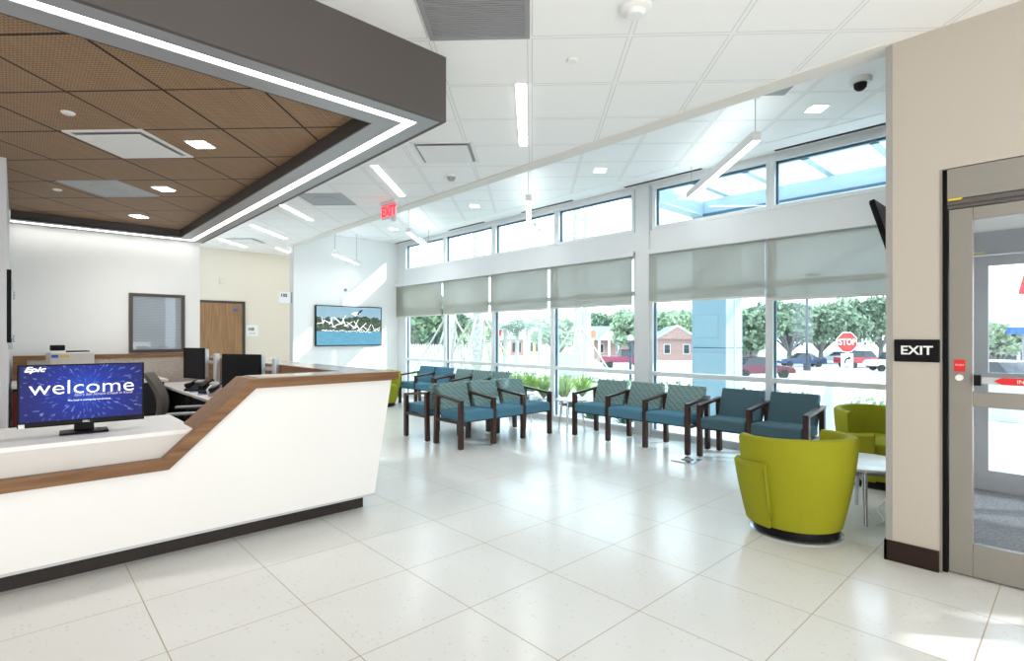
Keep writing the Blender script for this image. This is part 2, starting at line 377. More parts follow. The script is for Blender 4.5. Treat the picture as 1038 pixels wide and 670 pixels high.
# interior window on the white back wall with closed blind
f = MB(); wx0, wx1, wz0, wz1 = 1.145, 1.82, 1.165, 2.0
f.box(wx0, wx0 + .045, YB - .03, YB, wz0, wz1).box(wx1 - .045, wx1, YB - .03, YB, wz0, wz1).box(wx0 + .045, wx1 - .045, YB - .03, YB, wz0, wz0 + .045).box(wx0 + .045, wx1 - .045, YB - .03, YB, wz1 - .045, wz1)
wi = struct('window_13', f, mat('dark_bronze_frame', (.07, .05, .045), .4))
bl = MB()
for i in range(34): 
    z = wz0 + .05 + i * .0217; bl.box(wx0 + .045, wx1 - .045, YB - .012, YB - .002, z, z + .0185)
bl.build('blind', mat('grey_blind_slat', (.42, .45, .47), .5), wi); MB().box(wx0 + .045, wx1 - .045, YB - .022, YB - .018, wz0 + .045, wz1 - .045).build('pane', M_glassd, wi)

# corridor door (wood) with frame
fr = MB(); x0, x1 = 2.72, 3.54; yy = 12.3
fr.box(x0 - .06, x0, yy - .03, yy, 0, 2.14).box(x1, x1 + .06, yy - .03, yy, 0, 2.14).box(x0, x1, yy - .03, yy, 2.09, 2.14)
d2 = struct('door_2', fr, mat('bronze_door_frame', (.05, .04, .038), .4))
MB().box(x0, x1, yy - .02, yy, .01, 2.09).build('door_leaf', M_doorwood, d2)
MB().tube([(x1 - .08, yy - .02, 1.0), (x1 - .08, yy - .07, 1.0), (x1 - .20, yy - .07, 1.0)], .011, 8).build('door_handle', M_chrome, d2, smooth=True)
MB().box(x1 - .17, x1 - .08, yy - .024, yy - .02, 1.93, 1.98).build('sticker', M_blue, d2)

# automatic sliding entrance door (in the right wall)
d1 = empty('door_1', (XD, 0, 0)); d1['kind'] = 'structure'
MB().box(.03, .10, .557, .588, 0, 2.378).build('jamb', M_black, d1)
MB().box(-.004, .006, .578, .588, 0, 2.378).build('jamb_trim', M_doormetal, d1)
MB().box(.0, .12, -1.7, .557, 2.195, 2.374).build('header_cover', M_doormetal, d1, bevel=.004)
MB().box(.012, .11, -1.7, .557, 2.165, 2.192).box(.03, .11, -1.7, .557, 2.145, 2.165).build('header_track', mat('dark_track_metal', (.13, .12, .11), .4, .5), d1)  # track in darker metal than the header cover
MB().box(-.003, .0, .488, .552, 2.186, 2.198).build('warning_label', M_yellow, d1)
for j, (ya, yb) in enumerate(((.553, -.52), (-.53, -1.66))):
    lf = MB(); 
    lf.box(.035, .08, ya - .108, ya, .012, 2.14).box(.035, .08, yb, yb + .09, .012, 2.14)
    lf.box(.035, .08, yb + .09, ya - .108, .012, .20).box(.035, .08, yb + .09, ya - .108, .99, 1.078).box(.035, .08, yb + .09, ya - .108, 2.07, 2.14)
    L = lf.build('door_leaf', M_doormetal, d1, bevel=.003)
    MB().box(.055, .06, yb + .085, ya - .10, .19, 1.0).box(.055, .06, yb + .085, ya - .10, 1.07, 2.08).build('pane', M_glassd, L)
    if j == 0:
        MB().box(.0, .034, ya - .145, ya - .115, 1.115, 1.175).build('bar_end', M_black, L)
        MB().box(.012, .030, yb + .05, ya - .145, 1.125, 1.165).build('push_bar', M_lgrey, L, bevel=.004)
        MB().prism([(ya - .20, 1.145), (ya - .235, 1.165), (ya - .60, 1.165), (ya - .60, 1.125), (ya - .235, 1.125)], 'x', .007, .012).build('emergency_sticker', M_red, L)
        text('sticker_text', 'IN EMERGENCY', .030, M_signw, L, (.006, ya - .40, 1.145), FACE_NEG_X, .0006)
        MB().box(.030, .035, ya - .075, ya - .025, 1.19, 1.26).build('red_decal', M_red, L)
        text('decal_text', 'PUSH', .016, M_signw, L, (.0295, ya - .05, 1.228), FACE_NEG_X, .0005)
        MB().tube([(.012, ya - .05, 1.155), (.035, ya - .05, 1.155)], .018, 16).build('lock_button', M_white, L, smooth=True)

# vestibule beyond the sliding door
struct('floor.001', MB().box(4.05, 6.62, -3.2, .72, .001, .006), M_carpet)
struct('ceiling.002', MB().box(4.14, 6.5, -3.2, .72, 2.62, 2.70), M_ceil2)
struct('wall_outer', MB().box(6.4, 6.52, -3.2, .72, 2.33, 3.6).box(6.4, 6.52, -3.2, -1.7, 0, 2.33), M_wall)
d3 = empty('door_3', (6.4, 0, 0)); d3['kind'] = 'structure'
MB().box(-.05, .10, -1.7, .715, 2.13, 2.33).build('header_cover', M_rim, d3)
MB().box(-.053, -.05, .62, .70, 2.14, 2.152).build('warning_label', M_yellow, d3)
lf = MB().box(0, .05, .60, .715, .01, 2.12).box(0, .05, -.45, -.36, .01, 2.12).box(0, .05, -.36, .60, .01, .19).box(0, .05, -.36, .60, 2.03, 2.12).box(0, .05, -.36, .60, .98, 1.07)
L = lf.build('door_leaf', mat('cool_grey_door_metal', (.40, .41, .43), .4, .3), d3)
MB().box(.022, .028, -.36, .60, .18, 2.05).build('pane', M_glassd, L)
lf = MB().box(0, .05, -.55, -.45, .01, 2.12).box(0, .05, -1.7, -1.6, .01, 2.12).box(0, .05, -1.6, -.55, .01, .19).box(0, .05, -1.6, -.55, 2.03, 2.12)
L = lf.build('door_leaf', M_doormetal, d3); MB().box(.022, .028, -1.6, -.55, .18, 2.05).build('pane', M_glassd, L)

# ================================================================== FLOATING CANOPY over the desk
ct = empty('ceiling_canopy', (0, 0, 0), 0, 'dark charcoal floating soffit over the desk with light strips and brown perforated tiles', 'ceiling soffit')
CX, CY, CZ, CT = 2.06, 2.85, 2.807, 2.90
MB().box(-4.4, CX, CY, CY + .03, CZ - .012, ZC).box(CX - .03, CX, CY + .03, YB - .01, CZ - .012, ZC).build('fascia', M_fascia, ct)
RW = .345
rim = MB()
s0, s1 = .135, .205
rim.box(-4.4, CX - .03, CY + .03, CY + s0, CZ - .012, CZ).box(-4.4, CX - s1, CY + s1, CY + RW, CZ - .012, CZ)
rim.box(CX - s0, CX - .03, CY + s0, YB - .02, CZ - .012, CZ).box(CX - RW, CX - s1, CY + RW, YB - s1, CZ - .012, CZ)
rim.box(-.05, CX - RW, YB - RW, YB - s1, CZ - .012, CZ).box(-.05, CX - s0, YB - .10, YB - .02, CZ - .012, CZ)
rim.build('rim', M_rim, ct)
st = MB().box(-4.4, CX - s0, CY + s0, CY + s1, CZ - .008, CZ).box(CX - s1, CX - s0, CY + s1, YB - .10, CZ - .008, CZ).box(-.05, CX - s1, YB - s1, YB - .10, CZ - .008, CZ)
st.build('light_strip', M_strip, ct)
rv = MB().box(-4.4, CX - RW, CY + RW, CY + RW + .012, CZ - .012, CT).box(CX - RW - .012, CX - RW, CY + RW + .012, YB - RW, CZ - .012, CT).box(-.05, CX - RW, YB - RW, YB - RW + .012, CZ - .012, CT)
rv.build('reveal', M_reveal, ct)
MB().box(-4.4, CX - RW, CY + RW, YB - RW, CT, CT + .02).build('wood_ceiling_panel', M_woodceil, ct)

def rot45(n, loc, label, cat, group=None): return empty(n, loc, R(45), label, cat, group)
# fixtures: local frame rotated 45 deg, x along the view depth
def square_light(loc, label, s=.07, group='square recessed downlights', watt=55):
    t = rot45('downlight', loc, label, 'downlight', group)
    MB().box(-s - .012, s + .012, -s - .012, s + .012, -.006, 0).build('trim_ring', M_white, t)
    MB().box(-s, s, -s, s, -.010, -.004).build('lens', M_lens, t)
    l = bpy.data.lights.new('downlight_lamp', 'SPOT'); l.energy = watt; l.spot_size = R(150); l.spot_blend = 1; l.shadow_soft_size = .06; l.color = (1, .98, .95)
    lo = bpy.data.objects.new('downlight_lamp', l); COL.objects.link(lo); lo.parent = t; lo.location = (0, 0, -.03)
for l, n in (((1.056, 4.719, CT), 'square downlight in the brown canopy ceiling nearest the camera'), ((1.10, 6.387, CT), 'square downlight in the brown canopy ceiling, middle of three'), ((1.127, 8.063, CT), 'square downlight in the brown canopy ceiling nearest the back wall')):
    square_light(l, n)
for y, n in ((1.735, 'square downlight in the bay ceiling beside the dome camera'), (4.29, 'square downlight in the bay ceiling above the wide pier'), (6.871, 'square downlight in the bay ceiling between second and third pendant'), (9.443, 'faint square downlight in the bay ceiling nearest the end wall')):
    square_light((5.543, y, ZB), n, watt=25)
def linear_light(x, y, n, L=1.25):
    t = rot45('recessed_linear_light', (x, y, ZC - .001), n, 'ceiling light', 'recessed linear ceiling lights')
    MB().box(0, L, -.045, .045, -.004, 0).build('housing', M_white, t)
    MB().box(.01, L - .01, -.036, .036, -.008, -.003).build('lens', M_lens, t)
linear_light(2.662, 2.772, 'recessed white light bar straight above the room centre, nearest the camera')
linear_light(2.787, 5.156, 'recessed white light bar left of the red exit sign')
linear_light(2.681, 7.567, 'short looking recessed light bar beyond the canopy edge, right of the next one', 1.0)
linear_light(2.824, 9.303, 'recessed light bar far back above the corridor opening', 1.2)
linear_light(2.792, 11.02, 'farthest left recessed light bar against the cream wall', .9)
linear_light(3.93, 11.35, 'tiny recessed light bar at the corner of the end wall', .6)
# discs, detectors, diffusers
def disc(loc, r, label, name='sprinkler_cover', cat='sprinkler', group='round white ceiling discs'):
    t = MB().lathe([(0, -.012), (r * .8, -.012), (r, -.004), (r, 0), (0, 0)], 24).build(name, M_white, None, smooth=True, loc=loc); tag(t, label, cat, group)
disc((2.692, 2.312, ZC), .04, 'small white disc on the ceiling tile right of the nearest light bar')
disc((.256, 4.658, CT), .04, 'white disc on the brown canopy ceiling left of the near vent')
disc((.309, 7.173, CT), .04, 'white disc on the brown canopy ceiling left of the grey vent')
t = empty('smoke_detector', (2.513, 1.701, ZC), 0, 'white smoke detector at the top edge of the photo', 'smoke detector')
MB().lathe([(0, -.03), (.07, -.03), (.085, -.02), (.09, 0), (0, 0)], 32).build('base', M_white, t, smooth=True)
MB().lathe([(0, -.055), (.045, -.052), (.06, -.03), (0, -.03)], 28).build('sensor', M_white, t, smooth=True)
t = empty('smoke_detector', (3.619, 4.906, ZC), 0, 'small white smoke detector below the square air diffuser', 'smoke detector')
MB().lathe([(0, -.02), (.06, -.02), (.07, 0), (0, 0)], 28).build('base', M_white, t, smooth=True)
MB().lathe([(0, -.06), (.035, -.055), (.05, -.02), (0, -.02)], 24).build('sensor', mat('detector_grey', (.35, .35, .36), .5), t, smooth=True)
t = empty('smoke_detector', (5.05, 8.6, ZB), 0, 'tiny detector hanging in the far bay ceiling', 'smoke detector')
MB().lathe([(0, -.05), (.03, -.05), (.05, -.015), (.06, 0), (0, 0)], 20).build('base', mat('detector_mid', (.5, .5, .5), .5), t, smooth=True)
t = empty('security_camera', (5.176, 1.288, ZB), 0, 'white dome security camera with black lens on the bay ceiling', 'security camera')
MB().lathe([(0, -.04), (.075, -.04), (.085, -.025), (.085, 0), (0, 0)], 32).build('housing', M_white, t, smooth=True)
MB().lathe([(0, -.10), (.025, -.095), (.045, -.075), (.05, -.04), (0, -.04)], 28).build('dome', M_black, t, smooth=True)
# return grille at top of photo: 0.61 tile left of grid node (2.298,2.313), grid axes at 45deg
t = rot45('air_grille', (2.298, 2.313, ZC), 'grey slatted return air grille at the top of the photo', 'air vent')
g = MB(); g.box(-.60, -.02, .02, .60, -.004, 0); g.build('backing', M_dark, t)
g = MB().box(-.61, -.01, .0, .03, -.014, 0).box(-.61, -.01, .58, .61, -.014, 0).box(-.61, -.58, .03, .58, -.014, 0).box(-.04, -.01, .03, .58, -.014, 0); g.build('frame', M_grey, t)
g = MB()
for i in range(27): g.box(-.575 + i * .020, -.575 + i * .020 + .012, .03, .58, -.012, -.004)
g.build('slats', M_grey, t)
def diffuser(loc, label, m1, plaque=True, s=.30, group='square ceiling air diffusers'):
    t = rot45('air_diffuser', loc, label, 'air vent', group)
    fm = MB(); 
    fm.box(-s, s, -s, -s + .03, -.008, 0).box(-s, s, s - .03, s, -.008, 0).box(-s, -s + .03, -s + .03, s - .03, -.008, 0).box(s - .03, s, -s + .03, s - .03, -.008, 0); fm.build('frame', m1, t)
    MB().box(-s + .03, s - .03, -s + .03, s - .03, -.003, 0).build('throat', M_grey if plaque else m1, t)
    if plaque: MB().box(-s + .06, s - .06, -s + .06, s - .06, -.022, -.014).build('plaque', m1, t)
    else: MB().lathe([(.05, -.012), (.16, -.010), (.17, -.003), (.05, -.003)], 24).build('cone', m1, t)
M_difw = mat('diffuser_white', (.80, .80, .80), .5)
diffuser((3.13, 4.33, ZC), 'white square air diffuser with dark slots above the room centre', M_difw)
diffuser((3.03, 6.88, ZC), 'flat grey square diffuser left of the exit sign', mat('diffuser_grey', (.42, .44, .46), .6), False)
diffuser((3.2, 10.9, ZC), 'dark slotted air grille far back above the corridor', M_difw)
diffuser((.665, 5.09, CT), 'white plaque diffuser in the brown canopy ceiling, nearer one', M_white)
diffuser((.705, 6.77, CT), 'flat grey diffuser in the brown canopy ceiling, farther one', mat('diffuser_pale_grey', (.45, .46, .47), .6), False)
t = MB().prism([(0, 0), (.30, 0), (.30, .30)], 'z', -.008, 0, M=RZ(R(45))).build('air_diffuser', M_grey, None, loc=(4.80, 1.62, ZB)); tag(t, 'grey triangular vent tile between the dome camera and the pendant light', 'air vent')
for (a, b), n in zip(((2.45, 1.36), (4.53, 3.35), (6.67, 5.51), (8.79, 7.68), (10.85, 10.19)), ('nearest the dome camera', 'by the wide pier', 'above the third clerestory window from the end wall', 'above the second clerestory window from the end wall', 'shortest, in the far corner by the end wall')):
    t = MB().box(6.405, 6.45, b, a, ZB - .012, ZB - .004).build('slot_diffuser', M_black, None); tag(t, 'thin black ceiling slot diffuser ' + n, 'air vent', 'black slot diffusers along the windows')
def pendant(loc, L, zb, ztop, label, x_in=.03):
    t = rot45('pendant_light', (loc[0], loc[1], zb), label, 'pendant light', 'linear pendant lights')
    MB().box(0, L, -.038, .038, .0, .085).build('housing', M_white, t, bevel=.003)
    MB().box(.004, L - .004, -.030, .030, -.004, .002).build('lens', M_lens, t)
    MB().box(.01, L - .01, -.028, .028, .084, .087).build('added_top_glow', M_topglow, t)  # glowing strip added on the housing top as ceiling fill
    for xx, n in ((x_in, 'cord'), (L - .1, 'cord')):
        MB().tube([(xx, 0, .085), (xx, 0, ztop - zb)], .0035, 6).build(n, M_grey, t)
        MB().lathe([(0, 0), (.03, 0), (.035, .015), (0, .015)], 16, (xx, 0, ztop - zb - .015)).build('ceiling_cup', M_white, t, smooth=True)
pendant((4.86, 2.01), 2.05, 3.15, ZB, 'large white linear pendant light nearest the camera in the window bay')
pendant((4.86, 4.92), 1.9, 3.15, ZB, 'white linear pendant seen end on, second from the camera')
pendant((4.84, 7.78), 1.9, 3.15, ZB, 'white linear pendant right of the red exit sign, third from the camera')
pendant((4.38, 9.62), 1.38, 2.93, ZB, 'white linear pendant in front of the end wall, above the television')

# red exit sign hung from the main ceiling
t = empty('exit_sign', (3.69, 6.41, ZC), R(-84), 'red lit EXIT sign hanging under the main ceiling edge', 'exit sign')
MB().box(-.16, .16, -.03, .03, -.03, 0).build('canopy', M_white, t); MB().box(-.155, .155, -.006, .006, -.235, -.03).build('panel', mat('exit_panel', (.80, .55, .58), .3), t)
for j, (yo, ro) in enumerate(((-.008, (R(90), 0, 0)),)):
    text('letters', 'EXIT', .19, M_redlit, t, (0, yo, -.14), ro, .002, sx=.85, bold=.006)

# ================================================================== RECEPTION DESK
desk = empty('reception_desk', (0, 4, 0), 0, 'white reception desk with stepped walnut counter edge and dark kick base', 'reception desk')
desk.location = (0, 0, 0)
FY = 3.93
panel = MB().prism([(-3.2, .125), (2.13, .125), (2.285, 1.035), (1.205, 1.035), (.69, .565), (-3.2, .565)], 'y', FY, FY + .05)
panel.build('front_panel', M_deskwhite, desk)
# return outer panel, leaning out
rp = MB(); vs = [(2.13, FY + .05, .125), (2.285, FY + .05, 1.035), (2.235, FY + .05, 1.035), (2.08, FY + .05, .125)]
vs2 = [(x, YB - .2, z) for x, _, z in vs]; rp.add(vs + vs2, [(0, 1, 2, 3), (7, 6, 5, 4), (0, 4, 5, 1), (1, 5, 6, 2), (2, 6, 7, 3), (3, 7, 4, 0)]); rp.build('return_panel', M_deskwhite, desk)
MB().box(-3.2, 2.135, FY - .004, FY, .112, .127).box(2.131, 2.139, FY, YB - .2, .112, .127).build('metal_edge', M_lgrey, desk)
MB().box(-3.2, 2.08, 4.03, 4.06, 0, .112).box(2.05, 2.08, 4.06, YB - .25, 0, .112).build('kick_base', M_kick, desk)
cap = MB()
cap.prism([(2.335, 1.102), (1.185, 1.102), (1.215, 1.036), (2.335, 1.036)], 'y', FY - .03, FY + .33)
cap.prism([(1.185, 1.102), (1.215, 1.036), (.70, .562), (.668, .628)], 'y', FY - .03, FY + .33)
cap.prism([(.668, .628), (.70, .562), (-3.2, .562), (-3.2, .628)], 'y', FY - .03, FY + .05)
cap.build('counter_edge', M_walnut, desk)
MB().box(1.98, 2.335, FY + .33, YB - .2, 1.036, 1.102).build('return_counter', M_walnuty, desk)
MB().box(1.24, 2.33, FY + .0, FY + .325, 1.102, 1.106).box(1.985, 2.33, FY + .325, YB - .2, 1.102, 1.106).build('counter_top', mat('pale_counter_laminate', (.50, .42, .37), .18), desk)
MB().box(1.975, 1.98, FY + .36, YB - .2, .1, 1.036).box(1.2, 1.975, FY + .345, FY + .36, .1, 1.036).build('inner_panel', M_walnuty, desk)
MB().box(-3.2, .86, FY + .05, FY + .07, .58, .765).build('apron', M_greige, desk)
MB().box(-3.2, .87, FY + .05, 4.83, .765, .792).build('worktop', M_deskwhite, desk, bevel=.002)
MB().box(-3.2, 1.2, FY + .09, FY + .12, .1, .76).box(-3.2, -3.15, FY + .12, 4.8, .1, .76).build('undertop_panel', M_greige, desk)

# welcome monitor
def plane_uv_screen():
    m = bpy.data.materials.new('welcome_screen'); m.use_nodes = True; N = NT(m)
    v, s = N.coords('Generated'); 
    N.b.inputs['Base Color'].default_value = (.0, .0, .01, 1); N.b.inputs['Roughness'].default_value = .35; N.b.inputs['Specular IOR Level'].default_value = .2
    dx = N.math('SUBTRACT', s[0], .52); dz = N.math('MULTIPLY', N.math('SUBTRACT', s[2], .55), .6)
    r = N.math('SQRT', N.math('ADD', N.math('MULTIPLY', dx, dx), N.math('MULTIPLY', dz, dz)))
    ang = N.math('ARCTAN2', dz, dx)
    cv = N.n('ShaderNodeCombineXYZ'); N.l(N.math('MULTIPLY', ang, 9), cv.inputs[0]); N.l(N.math('MULTIPLY', r, 9), cv.inputs[1])
    ns = N.noise(1.6, 1, cv.outputs[0])
    st = N.math('MULTIPLY', N.math('SUBTRACT', ns, .60), 5.0); st.node.use_clamp = True
    base = N.ramp(r, [(0, (.004, .06, .46)), (.22, (.002, .016, .24)), (.5, (.001, .005, .11))])
    c = N.mix(N.math('MULTIPLY', st, .55), base, (.25, .45, .9))
    N.l(c, N.b.inputs['Emission Color']); N.b.inputs['Emission Strength'].default_value = 1.0; return m
mo = empty('monitor', (.315, 4.30, .792), R(-3), 'black monitor showing a blue welcome screen on the front counter', 'monitor')
sw, sh = .625, .378
MB().box(-.12, .12, -.08, .09, 0, .012).build('stand_base', M_black, mo, bevel=.004)
MB().box(-.05, .05, .036, .062, .012, .16).build('stand_neck', M_black, mo, bevel=.004)
MB().box(-sw / 2, sw / 2, 0, .035, .052, .052 + sh).build('bezel', M_black, mo, bevel=.004)
SCR = MB().box(-sw / 2 + .012, sw / 2 - .012, -.003, .001, .086, .052 + sh - .008).build('screen', plane_uv_screen(), mo)
M_txt = mat('screen_text_white', (.9, .9, .9), .5, emit=(1, 1, 1), es=.75); M_txty = mat('screen_text_tan', (.5, .4, .3), .5, emit=(.7, .6, .45), es=.5)
text('welcome_text', 'welcome', .122, M_txt, SCR, (.0, -.0045, .285), FACE_NEG_Y, .0005, sx=1.17, bold=-.001)
text('logo_text', 'Epic', .042, M_txt, SCR, (-.235, -.0045, .402), FACE_NEG_Y, .0005, sx=1.35, shear=.35, bold=.001)
text('kiosk_text', "Epic's Self Service Check in Kiosk", .022, M_txty, SCR, (.10, -.0045, .238), FACE_NEG_Y, .0004, sx=1.0, shear=.2)
text('notice_text', 'This kiosk is undergoing maintenance...', .014, M_txt, SCR, (.03, -.0045, .205), FACE_NEG_Y, .0004)
text('maker_text', 'DELL', .016, M_lgrey, mo, (.01, -.002, .069), FACE_NEG_Y, .0005, bold=.0005)
MB().box(-sw / 2 + .006, -sw / 2 + .034, -.0015, 0, .052, .076).build('sticker', M_lgrey, mo)

# back partition and inner furniture
pt = empty('desk_partition', (0, 8.9, 0), 0, 'low beige fabric partition with walnut cap below the blinded window', 'partition')
MB().box(-.03, 1.97, 0, .07, 1.10, 1.155).box(-.03, .10, -.004, .07, .0, 1.10).build('wood_cap', M_walnut, pt)
MB().box(.10, 1.97, .01, .06, 0, 1.10).build('fabric_panel', M_panelfab, pt)
cb = empty('base_cabinet', (0, 7.95, 0), 0, 'mahogany base cabinet under pale worktop at the far left', 'cabinet')
MB().box(-.02, 1.38, .03, .93, .0, .82).build('body', M_dark, cb)
MB().box(-.04, 1.42, 0, .94, .82, .855).build('worktop', M_greige, cb, bevel=.003)
for i in range(2):
    d = MB().box(-.03 + i * .45, .38 + i * .45, .008, .03, .06, .79).build('door', M_mahog, cb)
    MB().tube([(.03 + i * .45, -.015, .58), (.03 + i * .45, -.015, .66)], .007, 8).build('handle', mat('brass_pull_%d' % i, (.6, .5, .3), .3, .8), d, smooth=True)
# inner worktop along the return
it = empty('work_table', (1.44, 5.2, 0), 0, 'pale work surface behind the desk carrying monitors and phones', 'work table')
MB().box(0, .53, .3, 3.66, .715, .745).build('tabletop', M_greige, it, bevel=.003)
MB().box(-.06, .0, .3, .6, .715, .745).build('edge_piece', M_greige, it)
MB().box(.14, .16, .35, 3.6, .05, .715).build('undertop_panel', M_dark, it)  # dark sheet added to stand in for shade under the tabletop
for (x, y) in ((.05, .4), (.48, .4), (.05, 3.2), (.48, 3.2), (.05, 2.0)): MB().box(x - .02, x + .02, y - .02, y + .02, 0, .715).build('leg', M_dark, it)

def small_monitor(loc, rz, w, h, label, m_back, post=None):
    t = empty('monitor', loc, rz, label, 'monitor')
    MB().box(-w / 2, w / 2, 0, .018, .10, .10 + h).build('bezel', M_black, t, bevel=.003)
    MB().box(-w / 2 + .01, w / 2 - .01, -.002, 0, .11, .09 + h).build('screen', mat('off_screen', (.008, .008, .010), .35, spec=.15), t)
    MB().box(-w / 2 + .01, w / 2 - .01, .018, .075, .115, .085 + h).build('back_cover', m_back, t, bevel=.008)
    if post:
        x, y = post; pp = MB().box(x - .03, x + .03, y - .03, y + .03, .012, .43).build('arm_post', M_lgrey, t, bevel=.012); MB().box(x - .05, x + .05, y - .05, y + .05, 0, .012).build('post_foot', M_grey, pp)
        MB().box(.02, x - .03, .05, .08, .30, .335).build('arm', M_lgrey, t)
    MB().box(-.03, .03, .05, .075, .015, .30).build('stand_neck', M_lgrey, t); MB().box(-.11, .11, -.03, .17, 0, .015).build('stand_base', M_dark, t, bevel=.004)
M_backw = mat('pale_blue_grey_shell', (.55, .66, .74), .4)
small_monitor((1.70, 7.95, .745), R(-72), .46, .40, 'dark monitor farther back on the work surface, in front of the wooden door', M_lgrey, (.42, .05))
small_monitor((1.72, 6.02, .745), R(-66), .56, .365, 'black monitor with pale back shell right behind the raised counter', M_backw, (.44, .05))
def phone(loc, rz, m, label):
    t = empty('desk_phone', loc, rz, label, 'phone')
    MB().prism([(-.11, 0), (.11, 0), (.10, .10), (.06, .115), (-.11, .025)], 'x', -.10, .12).build('body', m, t, bevel=.006)
    hp = MB().tube([(-.075, -.10, .065), (-.075, -.03, .085), (-.075, .05, .115), (-.075, .10, .13)], [.028, .017, .017, .028], 10); hp.build('handset', M_black, t, smooth=True)
    MB().box(-.01, .09, .0, .055, .105, .12, M=Matrix.Rotation(R(22), 4, 'X')).build('display', M_grey, t)
    if m not in (M_black, M_dark): MB().prism([(-.09, .02), (.06, .015), (.10, .07), (.05, .13), (-.05, .125), (-.11, .07)], 'x', -.125, -.10).build('side_plate', M_greige, t, bevel=.003)
phone((1.60, 7.25, .745), R(-60), M_black, 'black desk phone with handset in front of the farther monitor')
phone((1.66, 6.42, .745), R(-60), mat('phone_taupe', (.30, .27, .25), .5), 'taupe and grey desk phone left of the nearer monitor')
phone((1.66, 6.86, .745), R(-50), M_dark, 'dark desk phone between the two monitors')
t = empty('keyboard', (1.56, 5.92, .745), R(-80), 'black keyboard at the front of the nearer monitor', 'keyboard')
MB().box(-.21, .21, -.07, .07, 0, .018).build('tray', M_black, t, bevel=.004)
kk = MB()
for i in range(14):
    for j in range(5): kk.box(-.20 + i * .0287, -.20 + i * .0287 + .023, -.06 + j * .0245, -.06 + j * .0245 + .019, .018, .024)
kk.build('keys', M_dark, t)
for (y, n) in ((6.72, 'small blue notepad beside the dark desk phone'), (7.10, 'small blue card in front of the black desk phone')):
    t = MB().box(-.05, .05, -.03, .03, 0, .006).build('notepad', M_blue, None, loc=(1.53, y, .745)); tag(t, n, 'notepad', 'blue pads on the work surface')

def office_chair(loc, rz, label):
    t = empty('office_chair', loc, rz, label, 'office chair', 'office chairs behind the desk')
    sp = MB()
    for k in range(5):
        a = 2 * PI * k / 5; sp.tube([(0, 0, .10), (.27 * math.cos(a), .27 * math.sin(a), .065)], [.022, .015], 8)
    sp.build('base', M_black, t, smooth=True)
    for k in range(5):
        a = 2 * PI * k / 5; MB().tube([(.28 * math.cos(a) - .012, .28 * math.sin(a), .028), (.28 * math.cos(a) + .012, .28 * math.sin(a), .028)], .027, 12).build('caster', M_black, t, smooth=True)
    MB().tube([(0, 0, .09), (0, 0, .43)], .024, 12).build('gas_lift', M_black, t, smooth=True)
    MB().box(-.24, .24, -.25, .22, .43, .50).build('seat', M_dark, t, bevel=.03, seg=3)
    bk = MB(); n = 8; pts = []
    for i in range(n + 1):
        z = .56 + i * .48 / n; yb = .235 + .05 * math.sin(i / n * PI) * -1 + .09 * (i / n) ** 2; w = .21 - .03 * abs(i / n - .4); pts.append((z, yb, w))
    for (z, yb, w) in pts:
        for j in range(5):
            x = -w + 2 * w * j / 4; cc = .04 * (x / w) ** 2; bk.v.append((x, yb - cc, z)); 
        for j in range(5):
            x = -w + 2 * w * j / 4; cc = .04 * (x / w) ** 2; bk.v.append((x, yb - cc + .03, z))
    for i in range(n):
        for j in range(4):
            a = i * 10 + j; bk.f += [(a, a + 1, a + 11, a + 10), (a + 5, a + 15, a + 16, a + 6)]; bk.m += [0, 0]
        bk.f += [(i * 10, i * 10 + 10, i * 10 + 15, i * 10 + 5), (i * 10 + 4, i * 10 + 9, i * 10 + 19, i * 10 + 14)]; bk.m += [0, 0]
    bk.f += [(0, 5, 6, 1), (1, 6, 7, 2), (2, 7, 8, 3), (3, 8, 9, 4)] + [(n * 10 + j, n * 10 + j + 1, n * 10 + j + 6, n * 10 + j + 5) for j in range(4)]; bk.m += [0] * 8
    bk.build('backrest', M_mesh, t, smooth=True)
    MB().tube([(0, .0, .44), (0, .24, .47), (0, .27, .60)], .02, 8).build('back_bracket', M_black, t, smooth=True)
    for s in (-1, 1):
        MB().tube([(s * .25, .05, .45), (s * .28, .05, .62), (s * .28, .04, .655)], .014, 8).build('arm_post', M_black, t, smooth=True)
        MB().box(s * .28 - .035, s * .28 + .035, -.14, .12, .655, .68).build('armrest', M_grey, t, bevel=.01)
office_chair((1.22, 6.05, 0), R(72), 'grey mesh office chair facing the monitors behind the desk')
office_chair((.80, 5.25, 0), R(75), 'black office chair partly hidden right behind the welcome monitor')

# printer on the left cabinet
t = empty('printer', (.47, 8.22, .855), R(4), 'beige desktop printer behind the welcome monitor', 'printer')
MB().box(-.20, .20, -.2, .2, 0, .355).build('body', mat('printer_beige', (.60, .56, .51), .5), t, bevel=.012)
MB().box(-.08, .17, -.12, .15, .355, .37).build('lid', M_dark, t, bevel=.004); MB().box(-.15, .15, -.203, -.198, .08, .13).build('paper_slot', M_dark, t)
MB().box(-.19, -.13, -.203, -.199, .295, .33).build('badge', M_blue, t); MB().box(-.12, -.03, -.203, -.199, .30, .325).build('badge_stripe', M_yellow, t)
t = empty('card_reader', (.35, 8.09, 1.21), R(4), 'small black device standing on the beige printer', 'card reader')
MB().box(-.07, .07, -.05, .05, 0, .02).build('foot', M_white, t, bevel=.006); MB().box(-.065, .065, -.04, .04, .02, .085).build('body', M_black, t, bevel=.01)

